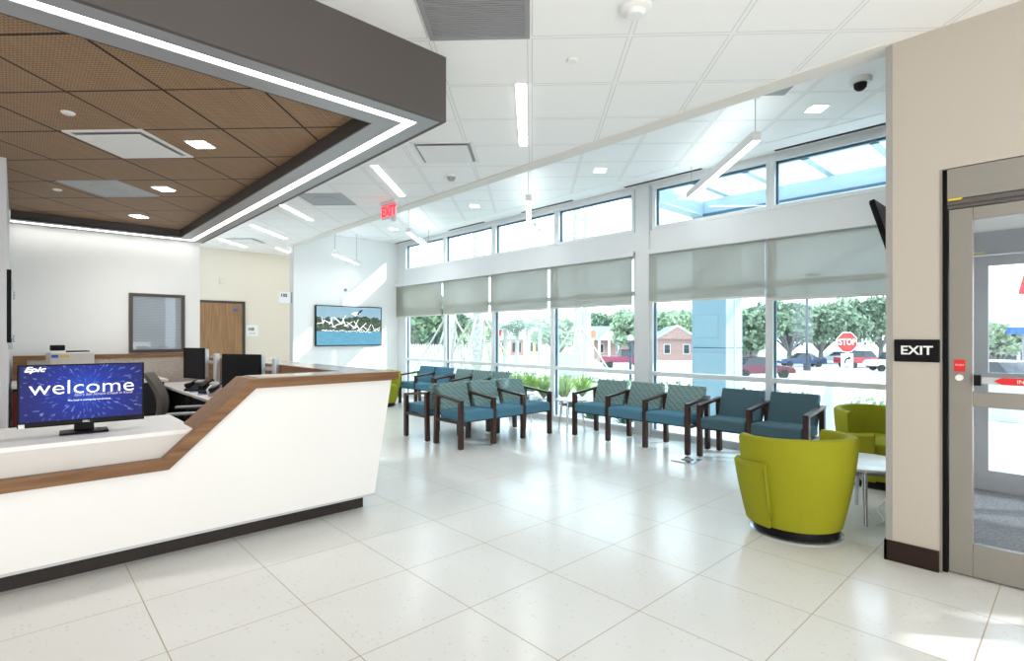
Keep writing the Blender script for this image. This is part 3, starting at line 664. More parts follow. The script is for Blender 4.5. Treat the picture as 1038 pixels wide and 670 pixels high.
# things on the left wall
t = empty('wall_board', (-.06, 6.75, 1.66), 0, 'black framed board seen edge on at the far left wall', 'board')
MB().box(0, .03, -.35, .35, -.32, .32).build('frame', M_black, t, bevel=.004); MB().box(.03, .032, -.31, .31, -.28, .28).build('board_face', M_signw, t)
t = empty('wall_cabinet_door', (-.06, 8.0, 1.62), 0, 'narrow hinged panel on the left wall beside the white back wall', 'wall panel')
MB().box(0, .035, -.40, .40, -.36, .36).build('leaf', M_lgrey, t, bevel=.003)
for z in (-.25, .25): MB().tube([(.04, .42, z - .045), (.04, .42, z + .045)], .012, 8).build('hinge', M_chrome, t, smooth=True)

# wall signs, thermostat, TV
def room_sign(loc, rz, s, label, sub, face):
    t = empty('room_sign', loc, rz, label, 'sign')
    MB().box(-s / 2, s / 2, -.008, 0, -s / 2, s / 2).build('plate', M_signw, t, bevel=.002)
    text('sign_number', '105', s * .38, M_dark, t, (-.1 * s, -.009, .12 * s), FACE_NEG_Y, .0008, bold=.003); text('sign_name', sub, s * .13, M_dark, t, (0, -.009, -.25 * s), FACE_NEG_Y, .0008)
room_sign((3.745, 12.3, 1.52), 0, .24, 'white square 105 room sign on the cream wall beside the wooden door', 'WAITING', 0)
t = empty('room_sign', (4.09, YE + .02, 2.18), 0, 'white 105 flag sign sticking out from the corner of the end wall', 'sign')
MB().box(-.26, -.03, -.004, .006, -.11, .11).build('plate', M_signw, t, bevel=.002); MB().box(-.03, -.005, -.012, .014, -.11, .11).build('bracket', M_grey, t)
text('sign_number', '105', .09, M_dark, t, (-.16, -.0055, .035), FACE_NEG_Y, .0008, bold=.003)
t = MB().box(-.055, .055, -.025, 0, -.06, .06).build('wall_speaker', M_cream, None, bevel=.01, loc=(3.153, 12.3, 2.55)); tag(t, 'small cream box high on the cream wall above the wooden door', 'wall device')
t = MB().box(-.03, .03, -.02, 0, -.03, .03).build('wall_sensor', M_grey, None, bevel=.006, loc=(5.222, YE, 2.40)); tag(t, 'tiny grey sensor above the television', 'wall device')
t = MB().box(-.045, .045, -.01, 0, -.045, .045).build('outlet_plate', M_white, None, bevel=.004, loc=(5.38, YE, 2.33)); tag(t, 'blank white plate right of the tiny grey sensor above the television', 'wall device')
def tv_picture():
    m = bpy.data.materials.new('nature_picture'); m.use_nodes = True; N = NT(m); v, s = N.coords('Generated')
    N.b.inputs['Base Color'].default_value = (.01, .01, .01, 1); N.b.inputs['Roughness'].default_value = .2
    cv = N.n('ShaderNodeCombineXYZ'); N.l(N.math('MULTIPLY', s[0], 3), cv.inputs[0]); N.l(N.math('MULTIPLY', s[2], 2), cv.inputs[2])
    n = N.noise(2.5, 5, cv.outputs[0]); n2 = N.noise(9, 4, cv.outputs[0])
    cw = N.n('ShaderNodeCombineXYZ'); N.l(N.math('MULTIPLY', s[0], 4), cw.inputs[0]); N.l(N.math('MULTIPLY', s[2], 30), cw.inputs[2]); wv = N.noise(2, 3, cw.outputs[0])
    sky = N.mix(n, (.30, .60, .80), (.55, .78, .90)); tr = N.ramp(n2, [(.35, (.01, .03, .025)), (.5, (.05, .11, .04)), (.65, (.20, .20, .10))]); wa = N.mix(wv, (.05, .35, .60), (.25, .65, .85))
    top = N.math('ADD', .70, N.math('MULTIPLY', N.math('SUBTRACT', n, .5), .45))
    c = N.mix(N.math('GREATER_THAN', s[2], top), tr, sky); c = N.mix(N.math('LESS_THAN', s[2], .36), c, wa)
    N.l(c, N.b.inputs['Emission Color']); N.b.inputs['Emission Strength'].default_value = .62; return m
tvx0, tvx1, tvz0, tvz1 = 4.54, 6.06, 1.19, 2.05
t = empty('television', ((tvx0 + tvx1) / 2, YE - .004, (tvz0 + tvz1) / 2), 0, 'wall mounted television showing white birds flying over blue water', 'television')
tw, th = (tvx1 - tvx0) / 2, (tvz1 - tvz0) / 2
MB().box(-tw, tw, -.06, 0, -th, th).build('bezel', M_black, t, bevel=.005)
S = MB().box(-tw + .02, tw - .02, -.063, -.059, -th + .02, th - .02).build('screen', tv_picture(), t)
M_bird = mat('bird_white', (.9, .9, .9), .5, emit=(1, .97, .95), es=.6)
bd = MB(); rb = random.Random(3)
def bird(x, z, s, a):
    ca, sa = math.cos(a), math.sin(a)
    def T(p): return (x + s * (p[0] * ca - p[1] * sa), -.064, z + s * (p[0] * sa + p[1] * ca))
    bd.add([T(p) for p in ((-.5, -.03), (0, -.09), (.5, -.03), (.62, .02), (0, .05))], [(0, 1, 2, 3, 4)])
    bd.add([T(p) for p in ((-.1, .05), (.06, .06), (-.75, 1.15), (-.80, 1.1))], [(0, 1, 2, 3)])
    bd.add([T(p) for p in ((-.05, .05), (.1, .04), (.95, .85), (.90, .92))], [(0, 1, 2, 3)])
for (x, z, s, a) in ((-.45, .05, .11, .5), (-.38, -.02, .12, -.3), (-.2, .05, .16, .3), (-.1, 0, .14, -.2), (.1, -.04, .16, .35), (.22, -.08, .17, 0), (.42, -.09, .12, .3), (.58, -.10, .11, -.2), (-.6, .06, .1, 1.1), (.68, -.1, .08, .4)):
    bird(x, z, s, a)
for i in range(40):
    x = -.62 + i * .028 + rb.uniform(-.01, .01); z = -.105 - .03 * (i / 46) + rb.uniform(-.012, .012); bd.box(x, x + .022, -.065, -.0635, z, z + .014)
bd.build('white_birds', M_bird, S)
db = MB().add([(.02, -.0645, .27), (.12, -.0645, .22), (.24, -.0645, .27), (.2, -.0645, .31), (.1, -.0645, .30)], [(0, 1, 2, 3, 4)]); db.build('near_bird', M_bird, S)
MB().add([(.14, -.0648, .25), (.2, -.0648, .25), (.31, -.0648, .36), (.24, -.0648, .35)], [(0, 1, 2, 3)]).build('dark_wing', mat('wing_dark', (.02, .02, .03), .5), S)

# monitor on the vestibule side wall, seen from behind
t = empty('television', (5.0, .85, 2.2), 0, 'black tilted television at the right wall edge, seen from the side', 'television')
MB().add([(0, .30, .29), (1.1, .30, .29), (1.1, .12, -.34), (0, .12, -.34), (0, .335, .28), (1.1, .335, .28), (1.1, .155, -.35), (0, .155, -.35)],
         [(0, 1, 2, 3), (7, 6, 5, 4), (0, 4, 5, 1), (1, 5, 6, 2), (2, 6, 7, 3), (3, 7, 4, 0)]).build('panel', M_black, t, bevel=.004)
MB().add([(.008, .3345, .268), (1.09, .3345, .268), (1.09, .158, -.340), (.008, .158, -.340), (.008, .3375, .266), (1.09, .3375, .266), (1.09, .161, -.341), (.008, .161, -.341)], [(0, 1, 2, 3), (7, 6, 5, 4), (0, 4, 5, 1), (1, 5, 6, 2), (2, 6, 7, 3), (3, 7, 4, 0)]).build('screen', mat('dark_glass', (.02, .02, .02), .1), t)
MB().tube([(.55, .02, -.05), (.55, .22, 0)], .03, 8).build('wall_bracket', M_dark, t)

# EXIT plate
t = empty('exit_plate', (XD, .70, 1.3085), 0, 'black rectangular EXIT plate on the wall left of the sliding door', 'sign')
MB().box(-.012, 0, -.112, .112, -.068, .068).build('plate', M_black, t, bevel=.006)
text('sign_text', 'EXIT', .074, M_signw, t, (-.0135, 0, 0), FACE_NEG_X, .0012, sx=1.05, bold=.0015)

# ================================================================== SEATING
def bench(n, p, back_mat, seat_mat, loc, rz, label, D=.5):
    t = empty('gang_bench', loc, rz, label, 'bench')
    lw = .0275
    for i in range(n + 1):
        x = i * p
        sf = MB(); 
        sf.prism([(-.02, .575), (D + .02, .635), (D + .02, .665), (-.02, .608)], 'x', x - lw, x + lw); sf.build('armrest', M_chairwood, t, bevel=.004)
        MB().box(x - lw, x + lw, -.02, .035, .012, .576).build('leg', M_chairwood, t, bevel=.004)
        MB().prism([(D + .02, .012), (D - .035, .012), (D - .055, .630), (D, .634)], 'x', x - lw, x + lw).build('leg', M_chairwood, t, bevel=.004)
        MB().box(x - .018, x + .018, .035, D - .045, .315, .350).build('side_rail', M_chairwood, t)
        g = MB().lathe([(0, 0), (.014, 0), (.014, .014), (0, .014)], 10, (x, .008, 0)).lathe([(0, 0), (.014, 0), (.014, .014), (0, .014)], 10, (x, D - .01, 0)); g.build('glides', M_chrome, t)
    for i in range(n):
        x0, x1 = i * p + lw + .002, (i + 1) * p - lw - .002
        MB().prism([(-.035, .345), (D - .06, .345), (D - .06, .455), (-.01, .470), (-.035, .455)], 'x', x0, x1).build('seat', seat_mat, t, bevel=.014, seg=3)
        b = MB().prism([(D - .13, .42), (D - .04, .42), (D + .055, .765), (D - .01, .775)], 'x', x0 + .004, x1 - .004).build('backrest', back_mat, t, bevel=.016, seg=3)
    MB().box(lw, n * p - lw, .06, .10, .318, .345).box(lw, n * p - lw, D - .16, D - .12, .318, .345).build('seat_rail', M_chairwood, t)
    return t
bench(3, .573, M_pattern, M_teal, (5.74, 4.89, 0), R(-90), 'three seat bench with wave patterned backs along the windows, left of the plain blue pair')
bench(2, .568, M_slate, M_slate, (5.78, 3.04, 0), R(-90), 'plain blue two seat bench along the windows behind the front lime chair')
bench(3, .527, M_pattern, M_teal, (3.985, 5.20, 0), 0, 'three seat patterned bench facing the camera in the middle of the floor', .54)
bench(3, .527, M_pattern, M_teal, (5.565, 6.46, 0), R(180), 'patterned bench turned away, back to back behind the central one', .54)
bench(2, .60, M_teal, M_teal, (5.84, 9.72, 0), R(-90), 'plain blue two seat bench at the far end of the window row')
bench(3, .53, M_pattern, M_teal, (5.76, 8.33, 0), R(-90), 'far patterned bench by the windows of which only the back tops show')

def barrel_chair(loc, H0, H1, L0, L1, seat_az, label):
    """H: azimuth range (deg) of the high back, L: of the low arm"""
    t = empty('barrel_chair', loc, 0, label, 'armchair', 'lime green barrel chairs')
    def shell(a0, a1, hf, n, name, rb=.295, rt=.39, th=.075, z0=.075, off=0):
        mb = MB(); K = 14
        for i in range(n + 1):
            u = i / n; a = R(a0 + (a1 - a0) * u); h = hf(u)
            sec = []
            for q in range(7):
                z = z0 + (h - .025 - z0) * q / 6; v = (z - z0) / .62
                sec.append((rb + (rt - rb) * (1 - (1 - min(v, 1)) ** 1.6) + off, z))
            ro = sec[-1][0]; sec += [(ro - .012, h - .006), (ro - th / 2, h), (ro - th + .012, h - .006)]
            for q in range(4):
                z = h - .03 - (h - .03 - .26) * q / 3; v = (z - z0) / .62
                sec.append((rb + (rt - rb) * (1 - (1 - min(v, 1)) ** 1.6) - th + off, z))
            K = len(sec)
            for r_, z in sec: mb.v.append((r_ * math.cos(a), r_ * math.sin(a), z))
        for i in range(n):
            for q in range(K - 1): mb.f.append((i * K + q, (i + 1) * K + q, (i + 1) * K + q + 1, i * K + q + 1)); mb.m.append(0)
            mb.f.append((i * K + K - 1, (i + 1) * K + K - 1, (i + 1) * K, i * K)); mb.m.append(0)
        mb.f += [tuple(range(K - 1, -1, -1)), tuple(n * K + q for q in range(K))]; mb.m += [0, 0]
        return mb.build(name, M_lime, t, smooth=True)
    shell(H0, H1, lambda u: .705 + .012 * math.cos((u - .5) * 5) - .0 * u, 40, 'backrest')
    shell(L0, L1, lambda u: .50 + .03 * (u if L1 > L0 else 1 - u), 14, 'arm_panel', rb=.325, rt=.425, th=.05)
    mb = MB(); sa = R(seat_az); n = 32; prof = []
    prof = [(0, .44), (.27, .44), (.31, .42), (.325, .38), (.31, .13), (.29, .085), (0, .085)]
    mb.lathe(prof, 40, (.03 * math.cos(sa), .03 * math.sin(sa), 0)); mb.build('seat', M_lime, t, smooth=True)
    MB().lathe([(0, 0.012), (.275, .012), (.28, .03), (.27, .085), (0, .085)], 40).build('plinth', M_black, t, smooth=True)
    MB().lathe([(.268, 0), (.30, 0), (.302, .008), (.292, .014), (.268, .014)], 48).build('base_ring', M_chrome, t, smooth=True)
    sb = MB(); 
    for az in (L1 + .6 if L1 > H0 + 20 else H0 + .6,): 
        a = R(az); sb.tube([(.335 * math.cos(a), .335 * math.sin(a), .14), (.385 * math.cos(a), .385 * math.sin(a), .28), (.423 * math.cos(a), .423 * math.sin(a), .50)], .004, 6)
    sb.build('seam', M_limed, t)
    return t
barrel_chair((4.117, 1.43, 0), 130, 348, 106, 172, 46, 'lime green barrel chair in front, back turned to the camera')
barrel_chair((6.0, 1.32, 0), -30, 150, 150, 185, 230, 'lime green barrel chair behind the round marble table, cut off by the wall')
barrel_chair((5.36, 9.62, 0), -30, 150, 150, 190, 240, 'distant lime green chair peeking out behind the desk counter')

def round_table(loc, r, h, label, topm, legs=4, spread=.75):
    t = empty('side_table', loc, R(20), label, 'side table', 'round side tables')
    MB().lathe([(0, h - .022), (r - .01, h - .022), (r, h - .014), (r, h - .004), (r - .005, h), (0, h)], 48).build('tabletop', topm, t, smooth=True)
    hub = MB().lathe([(0, h - .12), (.045, h - .12), (.045, h - .022), (0, h - .022)], 16)
    for k in range(legs):
        a = 2 * PI * k / legs; hub.box(0, r * .62, -.02, .02, h - .11, h - .065, M=Matrix.Rotation(a, 4, 'Z'))
    hub.build('hub', M_grey, t, bevel=.003)
    for k in range(legs):
        a = 2 * PI * k / legs; ca, sa = math.cos(a), math.sin(a)
        MB().tube([(r * .62 * ca, r * .62 * sa, h - .025), (r * .84 * ca, r * .84 * sa, .0)], [.019, .013], 10).build('leg', M_chrome, t, smooth=True)
round_table((4.84, 1.20, 0), .34, .425, 'low round marble table between the two lime chairs', M_marble)
round_table((6.02, 5.18, 0), .24, .47, 'small round pale side table between the two window benches', M_marble)
round_table((6.1, 6.36, 0), .24, .47, 'small round side table mostly hidden behind the central bench', M_marble)
cc = [at(876, 4.10, .33), at(874, 4.05, .22), at(877, 4.0, .10), at(885, 3.95, .015), at(893, 3.96, .008), at(896, 4.05, .008), at(890, 4.3, .008), at(900, 4.6, .008)]
cu = []
for i in range(len(cc) - 1):
    p0, p1, p2, p3 = cc[max(i - 1, 0)], cc[i], cc[i + 1], cc[min(i + 2, len(cc) - 1)]
    for q in range(6):
        u = q / 6; cu.append(.5 * ((2 * p1) + (-p0 + p2) * u + (2 * p0 - 5 * p1 + 4 * p2 - p3) * u * u + (-p0 + 3 * p1 - 3 * p2 + p3) * u ** 3))
t = MB().tube(cu, .005, 8).build('power_cable', M_white, None, smooth=True); tag(t, 'white power cable looping down from the low marble table to the floor', 'cable')
t = empty('floor_outlet', (5.52, 3.05, 0), 0, 'flat grey metal floor outlet plate under the bench legs', 'floor outlet')
MB().box(-.13, .13, -.13, .13, 0, .012).build('plate', M_chrome, t, bevel=.003); MB().box(-.05, .05, -.05, .05, .012, .02).build('lid', M_grey, t)

# ================================================================== OUTSIDE
def gz(x):
    pts = [(6.5, -.05), (13, -.10), (23, -1.1), (45, -1.7), (62, -1.9), (300, -2.6)]
    if x <= pts[0][0]: return pts[0][1]
    for (a, b), (c, d) in zip(pts, pts[1:]):
        if x <= c: return b + (d - b) * (x - a) / (c - a)
    return pts[-1][1]
def terrain(name, x0, x1, y0, y1, dz, m):
    mb = MB(); xs = sorted(set([x0, x1] + [v for v in (9, 11, 13, 16, 19.5, 23, 30, 38, 45, 53, 62, 90, 140, 200) if x0 < v < x1]))
    for x in xs: mb.v += [(x, y0, gz(x) + dz), (x, y1, gz(x) + dz)]
    for i in range(len(xs) - 1): mb.f.append((2 * i, 2 * i + 2, 2 * i + 3, 2 * i + 1)); mb.m.append(0)
    return struct(name, mb, m)
terrain('ground', 6.62, 290, -120, 330, 0, M_asph)
terrain('sidewalk', 6.62, 9.6, -20, 5.2, .012, M_conc)
terrain('planting_bed', 6.66, 10.6, 5.2, 14, .02, M_gravel)
terrain('lawn', 10.6, 18.5, 6.6, 40, .02, M_grass)
terrain('lawn.001', 19.5, 22.0, -40, 70, .03, M_grass)
terrain('road', 22.5, 34, -100, 250, .015, M_conc)
terrain('lawn.002', 36, 40, -100, 250, .03, M_grass)
terrain('lawn.003', 70, 120, 30, 250, .03, M_grass)
# blue grey pillar and entrance canopy
t = empty('canopy_pillar', (8.8, 4.15, 0), 0, 'square blue grey clad pillar outside the windows', 'pillar')
z0 = gz(8.8)
MB().box(0, .62, 0, .62, z0, 1.19).box(0, .62, 0, .62, 1.205, 3.5).build('cladding', M_pillar, t)
MB().box(.01, .61, .01, .61, 1.19, 1.205).build('joint', M_edge, t)
MB().box(.30, .325, -.012, 0, z0, 3.5).build('seam_strip', M_lgrey, t)
cn = empty('entrance_canopy', (8.8, 0, 3.5), 0, 'pale blue entrance canopy with skylight panels beyond the high windows', 'canopy')
M_can = mat('canopy_steel_paint', (.45, .55, .60), .5)
MB().box(0, .62, -6, 4.77, 0, .26).box(-2.1, 0, 4.55, 4.77, 0, .26).build('beam', M_can, cn)
MB().box(-.03, .0, -6, 4.55, -.01, .03).build('beam_edge', M_edge, cn)
rf = MB()
for i in range(12): y = 4.2 - i * .80; rf.box(-2.1, 2.6, y - .05, y + .05, .30, .42)
for x in (-2.1, -1.0, 2.55): rf.box(x, x + .06, -6, 4.7, .30, .40)
rf.build('rafters', M_can, cn)
MB().box(-2.1, 2.6, -6, 4.77, .43, .44).build('skylight_panel', M_skylight, cn)
for y in (3.3, .9): MB().lathe([(0, -.012), (.10, -.012), (.11, 0), (0, 0)], 20, (.25, y, 0)).build('soffit_lamp', M_lens, cn)

def leaf_cloud(mb, c, rx, rz, n, size, rnd):
    for _ in range(n):
        while True:
            p = Vector((rnd.uniform(-1, 1), rnd.uniform(-1, 1), rnd.uniform(-1, 1)))
            if p.length <= 1: break
        p = p * (0.55 + .45 * rnd.random()) / max(p.length, .3) * min(1, p.length + .35)
        q = Vector((c[0] + p.x * rx, c[1] + p.y * rx, c[2] + p.z * rz))
        a = Vector((rnd.uniform(-1, 1), rnd.uniform(-1, 1), rnd.uniform(-1, 1))).normalized() * size * rnd.uniform(.6, 1.3)
        b = a.cross(Vector((rnd.uniform(-1, 1), rnd.uniform(-1, 1), rnd.uniform(-1, 1)))).normalized() * a.length * .6
        mb.add([q - a, q + b, q + a, q - b], [(0, 1, 2, 3)])
def tree(p, h, cr, m, label, blobs=9, n=260, size=.35, seed=1, trunk=.25, low=.38, group='trees across the street', cat='tree'):
    rnd = random.Random(seed); z = gz(p.x)
    t = empty('tree', (p.x, p.y, z), 0, label, cat, group)
    tr = MB(); fork = h * .22; tr.tube([(0, 0, -.1), (.05, .02, fork * .5), (.1, 0, fork)], [trunk * 1.2, trunk, trunk * .9], 10)
    cl = MB()
    for i in range(blobs):
        a = 2 * PI * i / blobs + rnd.uniform(-.3, .3); rr = cr * rnd.uniform(.35, .72) if i else 0; zz = h * rnd.uniform(low + .12, .85) if i else h * .8
        c = Vector((rr * math.cos(a), rr * math.sin(a), zz)); br = cr * rnd.uniform(.36, .5)
        tr.tube([(.1, 0, fork * .95), (c.x * .5, c.y * .5, fork + (zz - fork) * .55), (c.x, c.y, zz)], [trunk * .55, trunk * .35, trunk * .12], 7)
        leaf_cloud(cl, c, br, br * .72, n, size, rnd)
    tr.build('trunk', M_bark, t, smooth=True); cl.build('crown', m, t); return t
def palm(p, h, label, seed=1, r=.16, fronds=22, fl=1.7, braces=False, group='palms outside', zg=None):
    rnd = random.Random(seed); z = gz(p.x) if zg is None else zg
    t = empty('palm_tree', (p.x, p.y, z), 0, label, 'palm tree', group)
    pts = []; rs = []
    for i in range(int(h / .22) + 1): zz = i * .22; pts.append((.02 * math.sin(zz * 1.1), .03 * math.cos(zz), zz)); rs.append(r * (1.06 if i % 2 else .94) * (1 - .12 * zz / h))
    MB().tube(pts, rs, 12).build('trunk', M_palmbark, t, smooth=True)
    fr = MB()
    for i in range(fronds):
        a = 2 * PI * i / fronds * 2.4; el = rnd.uniform(-.5, 1.2); ln = fl * rnd.uniform(.8, 1.1); d = Vector((math.cos(a), math.sin(a), 0)); side = Vector((-math.sin(a), math.cos(a), 0))
        prev = None; N_ = 9
        sp = [Vector((0, 0, h)) + d * ln * u * math.cos(el * (1 - u)) + Vector((0, 0, ln * (math.sin(el) * u - .55 * u * u))) for u in [k / N_ for k in range(N_ + 1)]]
        fr.tube(sp, .012, 4, cap=False)
        for k in range(2, N_ + 1):
            c = sp[k]
            for s_ in (-1, 1):
                w = .45 * fl * math.sin(min(1, k / N_ * 1.2) * PI * .8 + .25) * .7; tip = c + side * s_ * w + d * w * .55 + Vector((0, 0, -w * .35))
                fr.add([c - d * .03, c + d * .06, tip], [(0, 1, 2)])
    fr.build('fronds', M_leafC, t)
    if braces:
        for k in range(4):
            a = 2 * PI * k / 4 + .5; ca, sa = math.cos(a), math.sin(a)
            MB().tube([(.17 * ca, .17 * sa, 2.05), (1.5 * ca, 1.5 * sa, .0)], .035, 4).build('brace', M_lumber, t)
        MB().lathe([(.19, 1.95), (.205, 1.95), (.205, 2.1), (.19, 2.1)], 12).build('brace_collar', M_lumber, t)
    return t
palm(at(456, 17.0), 10.0, 'braced palm trunk outside the second window from the end wall, left one', 3, .19, braces=True)
palm(at(485, 16.0), 10.2, 'braced palm trunk outside the second window from the end wall, right one', 4, .19, braces=True)
palm(at(585, 20.0), 10.4, 'slim braced palm in front of the pale utility pole', 5, .15, braces=True)
palm(at(501, 19.0), 6.4, 'palm whose frond tips show in the third high window', 6, .13, fl=1.6)
for i, (px, d, h) in enumerate(((424, 44, 3.5), (433, 47, 4.0), (512, 46, 3.5), (524, 50, 3.9), (535, 46, 3.6), (547, 54, 4.3), (468, 50, 3.8), (475, 56, 4.4))):
    palm(at(px, d), h, ('short full palm across the street, seen through the leftmost window', 'taller palm across the street beside the short one in the leftmost window', 'first palm from the left in the row behind the third window', 'second palm of the row behind the third window', 'third palm of the row behind the third window',
        'rightmost palm of the row behind the third window', 'distant palm seen between the two braced trunks, left', 'distant palm seen between the two braced trunks, right')[i], 10 + i, .2, 40, 1.9)
# picket fence along the left
fa, fb = at(408, 22.5), at(500, 19.5); n = 34
t = empty('picket_fence', (fa.x, fa.y, gz(fa.x)), math.atan2(fb.y - fa.y, fb.x - fa.x), 'white picket fence behind the braced palms', 'fence')
Lf = (fb - fa).length
pk = MB()
for i in range(n): x = Lf * (i + .3) / n; pk.prism([(x, 0), (x + Lf / n * .6, 0), (x + Lf / n * .6, 1.12), (x + Lf / n * .3, 1.18), (x, 1.12)], 'y', -.012, .012)
pk.build('pickets', M_fencew, t); MB().box(0, Lf, .012, .05, .25, .33).box(0, Lf, .012, .05, .85, .93).build('rails', M_fencew, t)
# buildings far left
def house(p, rz, L, Wd, hw, hr, label, gable=False, porch=False, wall=None, cols=2):
    t = empty('house', (p.x, p.y, gz(p.x) - .05), rz, label, 'house')
    MB().box(-L / 2, L / 2, 0, Wd, 0, hw).build('walls', wall or M_brick, t)
    o = .45
    if gable:
        MB().prism([(-L / 2 - o, hw), (L / 2 + o, hw), (0, hw + hr)], 'y', -.5, Wd + .5).build('roof', M_roof, t)
        MB().prism([(-L / 2, hw), (L / 2, hw), (0, hw + hr * .86)], 'y', -.55, -.5).build('gable_wall', wall or M_brick, t)
        MB().prism([(-L / 2 - o - .1, hw - .15), (-L / 2 - o, hw + .12), (0, hw + hr + .12), (0, hw + hr - .2)], 'y', -.62, -.5).prism([(L / 2 + o + .1, hw - .15), (0, hw + hr - .2), (0, hw + hr + .12), (L / 2 + o, hw + .12)], 'y', -.62, -.5).build('fascia_board', M_fencew, t)
    else:
        MB().add([(-L / 2 - o, -o, hw), (L / 2 + o, -o, hw), (L / 2 + o, Wd + o, hw), (-L / 2 - o, Wd + o, hw), (-L / 2 + 2, Wd / 2, hw + hr), (L / 2 - 2, Wd / 2, hw + hr)],
                 [(0, 1, 5, 4), (1, 2, 5), (2, 3, 4, 5), (3, 0, 4), (0, 3, 2, 1)]).build('roof', M_roof, t)
        MB().box(-L / 2 - o, L / 2 + o, -o - .05, -o, hw - .2, hw).build('fascia_board', M_fencew, t)
    nw = max(2, int(L / 2.6))
    for i in range(nw):
        x = -L / 2 + L * (i + .5) / nw
        w = MB().box(x - .45, x + .45, -.04, 0, .9, 2.3).build('window', M_fencew, t); MB().box(x - .36, x + .36, -.06, -.04, 1.0, 2.2).build('pane', M_carglass, w)
    if porch:
        MB().prism([(-L * .22, hw), (L * .08, hw), (-L * .07, hw + hr * .7)], 'y', -2.6, -.3).build('porch_roof', M_roof, t)
        MB().prism([(-L * .22 - .2, hw - .2), (L * .08 + .2, hw - .2), (-L * .07, hw + hr * .7 + .15)], 'y', -2.72, -2.6).build('porch_gable', M_fencew, t)
        for x in (-L * .2, -L * .07, L * .06): MB().box(x - .14, x + .14, -2.6, -2.3, 0, hw).build('column', M_fencew, t)
    return t
vdir = YAW - R(90)
house(at(618, 78), vdir + R(4), 10.5, 8, 3.0, 1.9, 'low brick house with white porch columns seen left of the wide pier', porch=True)
house(at(686, 74), vdir - R(8), 5.2, 9, 3.0, 1.9, 'brick house gable seen left of the blue grey pillar', gable=True)
M_bY = mat('ochre_facade', (.72, .60, .28), .7); M_bP = mat('red_facade', (.50, .25, .22), .7)
for (px, d, w, hh, m, n) in ((508, 96, 2.5, 1.4, M_bY, 'yellow building part behind the palm row, left of the red one'), (524, 92, 2.3, 1.5, M_bP, 'red low building behind the palm row'), (542, 98, 2.9, 1.6, M_bY, 'yellow building part behind the palm row, right of the red one')):
    p = at(px, d); t = empty('shop_building', (p.x, p.y, gz(p.x)), vdir, n, 'building')
    MB().box(-w / 2, w / 2, 0, 4, 0, hh + 1).build('walls', m, t); MB().box(-w / 2 - .2, w / 2 + .2, -.2, 4.2, hh + 1, hh + 1.3).build('roof', M_grey, t)
    for i in range(2): MB().box(-w / 3 + i * w * .4, -w / 3 + i * w * .4 + w * .22, -.04, 0, .6, 2.2).build('window', M_carglass, t)
p = at(584, 66); t = empty('shop_building', (p.x, p.y, gz(p.x)), vdir, 'orange roofed building far left behind the slim palm', 'building')
MB().box(-3.4, 2.2, 0, 4, 0, 3.0).build('walls', M_cream, t); MB().box(-3.6, 2.4, -.3, 4.2, 3.0, 3.9).build('roof', mat('orange_roof', (.6, .25, .15), .7), t)

tr = [
 (418, 30, 6, 3.2, M_leafA, 'dark bushy tree at the far left behind the fence'), (440, 34, 5.5, 2.6, M_leafB, 'light green tree behind the fence next to the dark one'),
 (470, 42, 5.0, 3.0, M_leafB, 'yellow green tree behind the braced palm trunks'), (608, 92, 9, 6.0, M_leafA, 'darker tree rising behind the porch house, left'), (632, 96, 10, 6.5, M_leafB, 'paler tree rising behind the porch house, right'),
 (566, 60, 6.5, 3.0, M_leafB, 'light tree near the slim palm'), (643, 60, 7.5, 2.8, M_leafB, 'thin light tree against the wide pier'),
 (676, 95, 10, 6.0, M_leafB, 'light tree behind the gable house, left'), (700, 98, 10.5, 6.0, M_leafB, 'light tree behind the gable house beside the pillar'),
 (757, 42, 6.8, 3.4, M_leafA, 'dark tree right of the blue grey pillar'), (764, 50, 6.6, 3.0, M_leafB, 'loose tree right of the pillar against the window frame'),
 (800, 62, 9.2, 5.6, M_leafA, 'big dark oak left of the stop sign'), (832, 64, 9.0, 5.6, M_leafA, 'big dark oak just left of the stop sign'), (863, 70, 10.5, 6.0, M_leafB, 'big pale green tree behind the stop sign'),
 (893, 66, 10.8, 5.0, M_leafA, 'tall green tree right of the stop sign'), (915, 80, 11, 6.0, M_leafB, 'pale tree partly hidden by the wall edge'), (1012, 47, 5.6, 3.4, M_leafB, 'pale tree seen through the glass doors')]
for i, (px, d, h, cr, m, n) in enumerate(tr):
    tree(at(px, d), h * .78, cr * .92, m, n, 11, 420, .20 + d * .0016, 30 + i, .18 + d * .0016)
# utility pole, street lamp, signs
p = at(594.5, 36); zg = gz(p.x)
t = empty('utility_pole', (p.x, p.y, zg), vdir, 'tall pale utility pole with crossarms outside', 'utility pole')
MB().tube([(0, 0, 0), (0, 0, 11.0)], [.32, .20], 14).build('pole', M_polemetal, t, smooth=True)
for z in (9.3, 10.4): MB().box(-.9, .9, -.06, .06, z, z + .14).build('crossarm', M_polemetal, t)
for i, (z, dz) in enumerate(((9.45, 1.5), (10.0, 1.2), (10.55, 1.0), (8.4, 1.9))):
    a = Vector((p.x, p.y, zg + z)); L_ = Vector((math.cos(vdir + .35), math.sin(vdir + .35), 0)) * 45
    pts = [a + L_ * u + Vector((0, 0, -dz * (1 - u * u) + dz)) for u in [-1 + q / 8 for q in range(17)]]
    w = MB().tube(pts, .018, 5).build('power_line', M_grey, None)
    tag(w, ('thin power line at the lower crossarm', 'thin power line between the crossarms', 'thin power line at the upper crossarm', 'lowest thin power line on the pale pole')[i], 'cable', 'overhead power lines')
p = at(818, 50); t = empty('street_lamp', (p.x, p.y, gz(p.x)), vdir, 'black parking lot lamp pole left of the stop sign', 'street lamp')
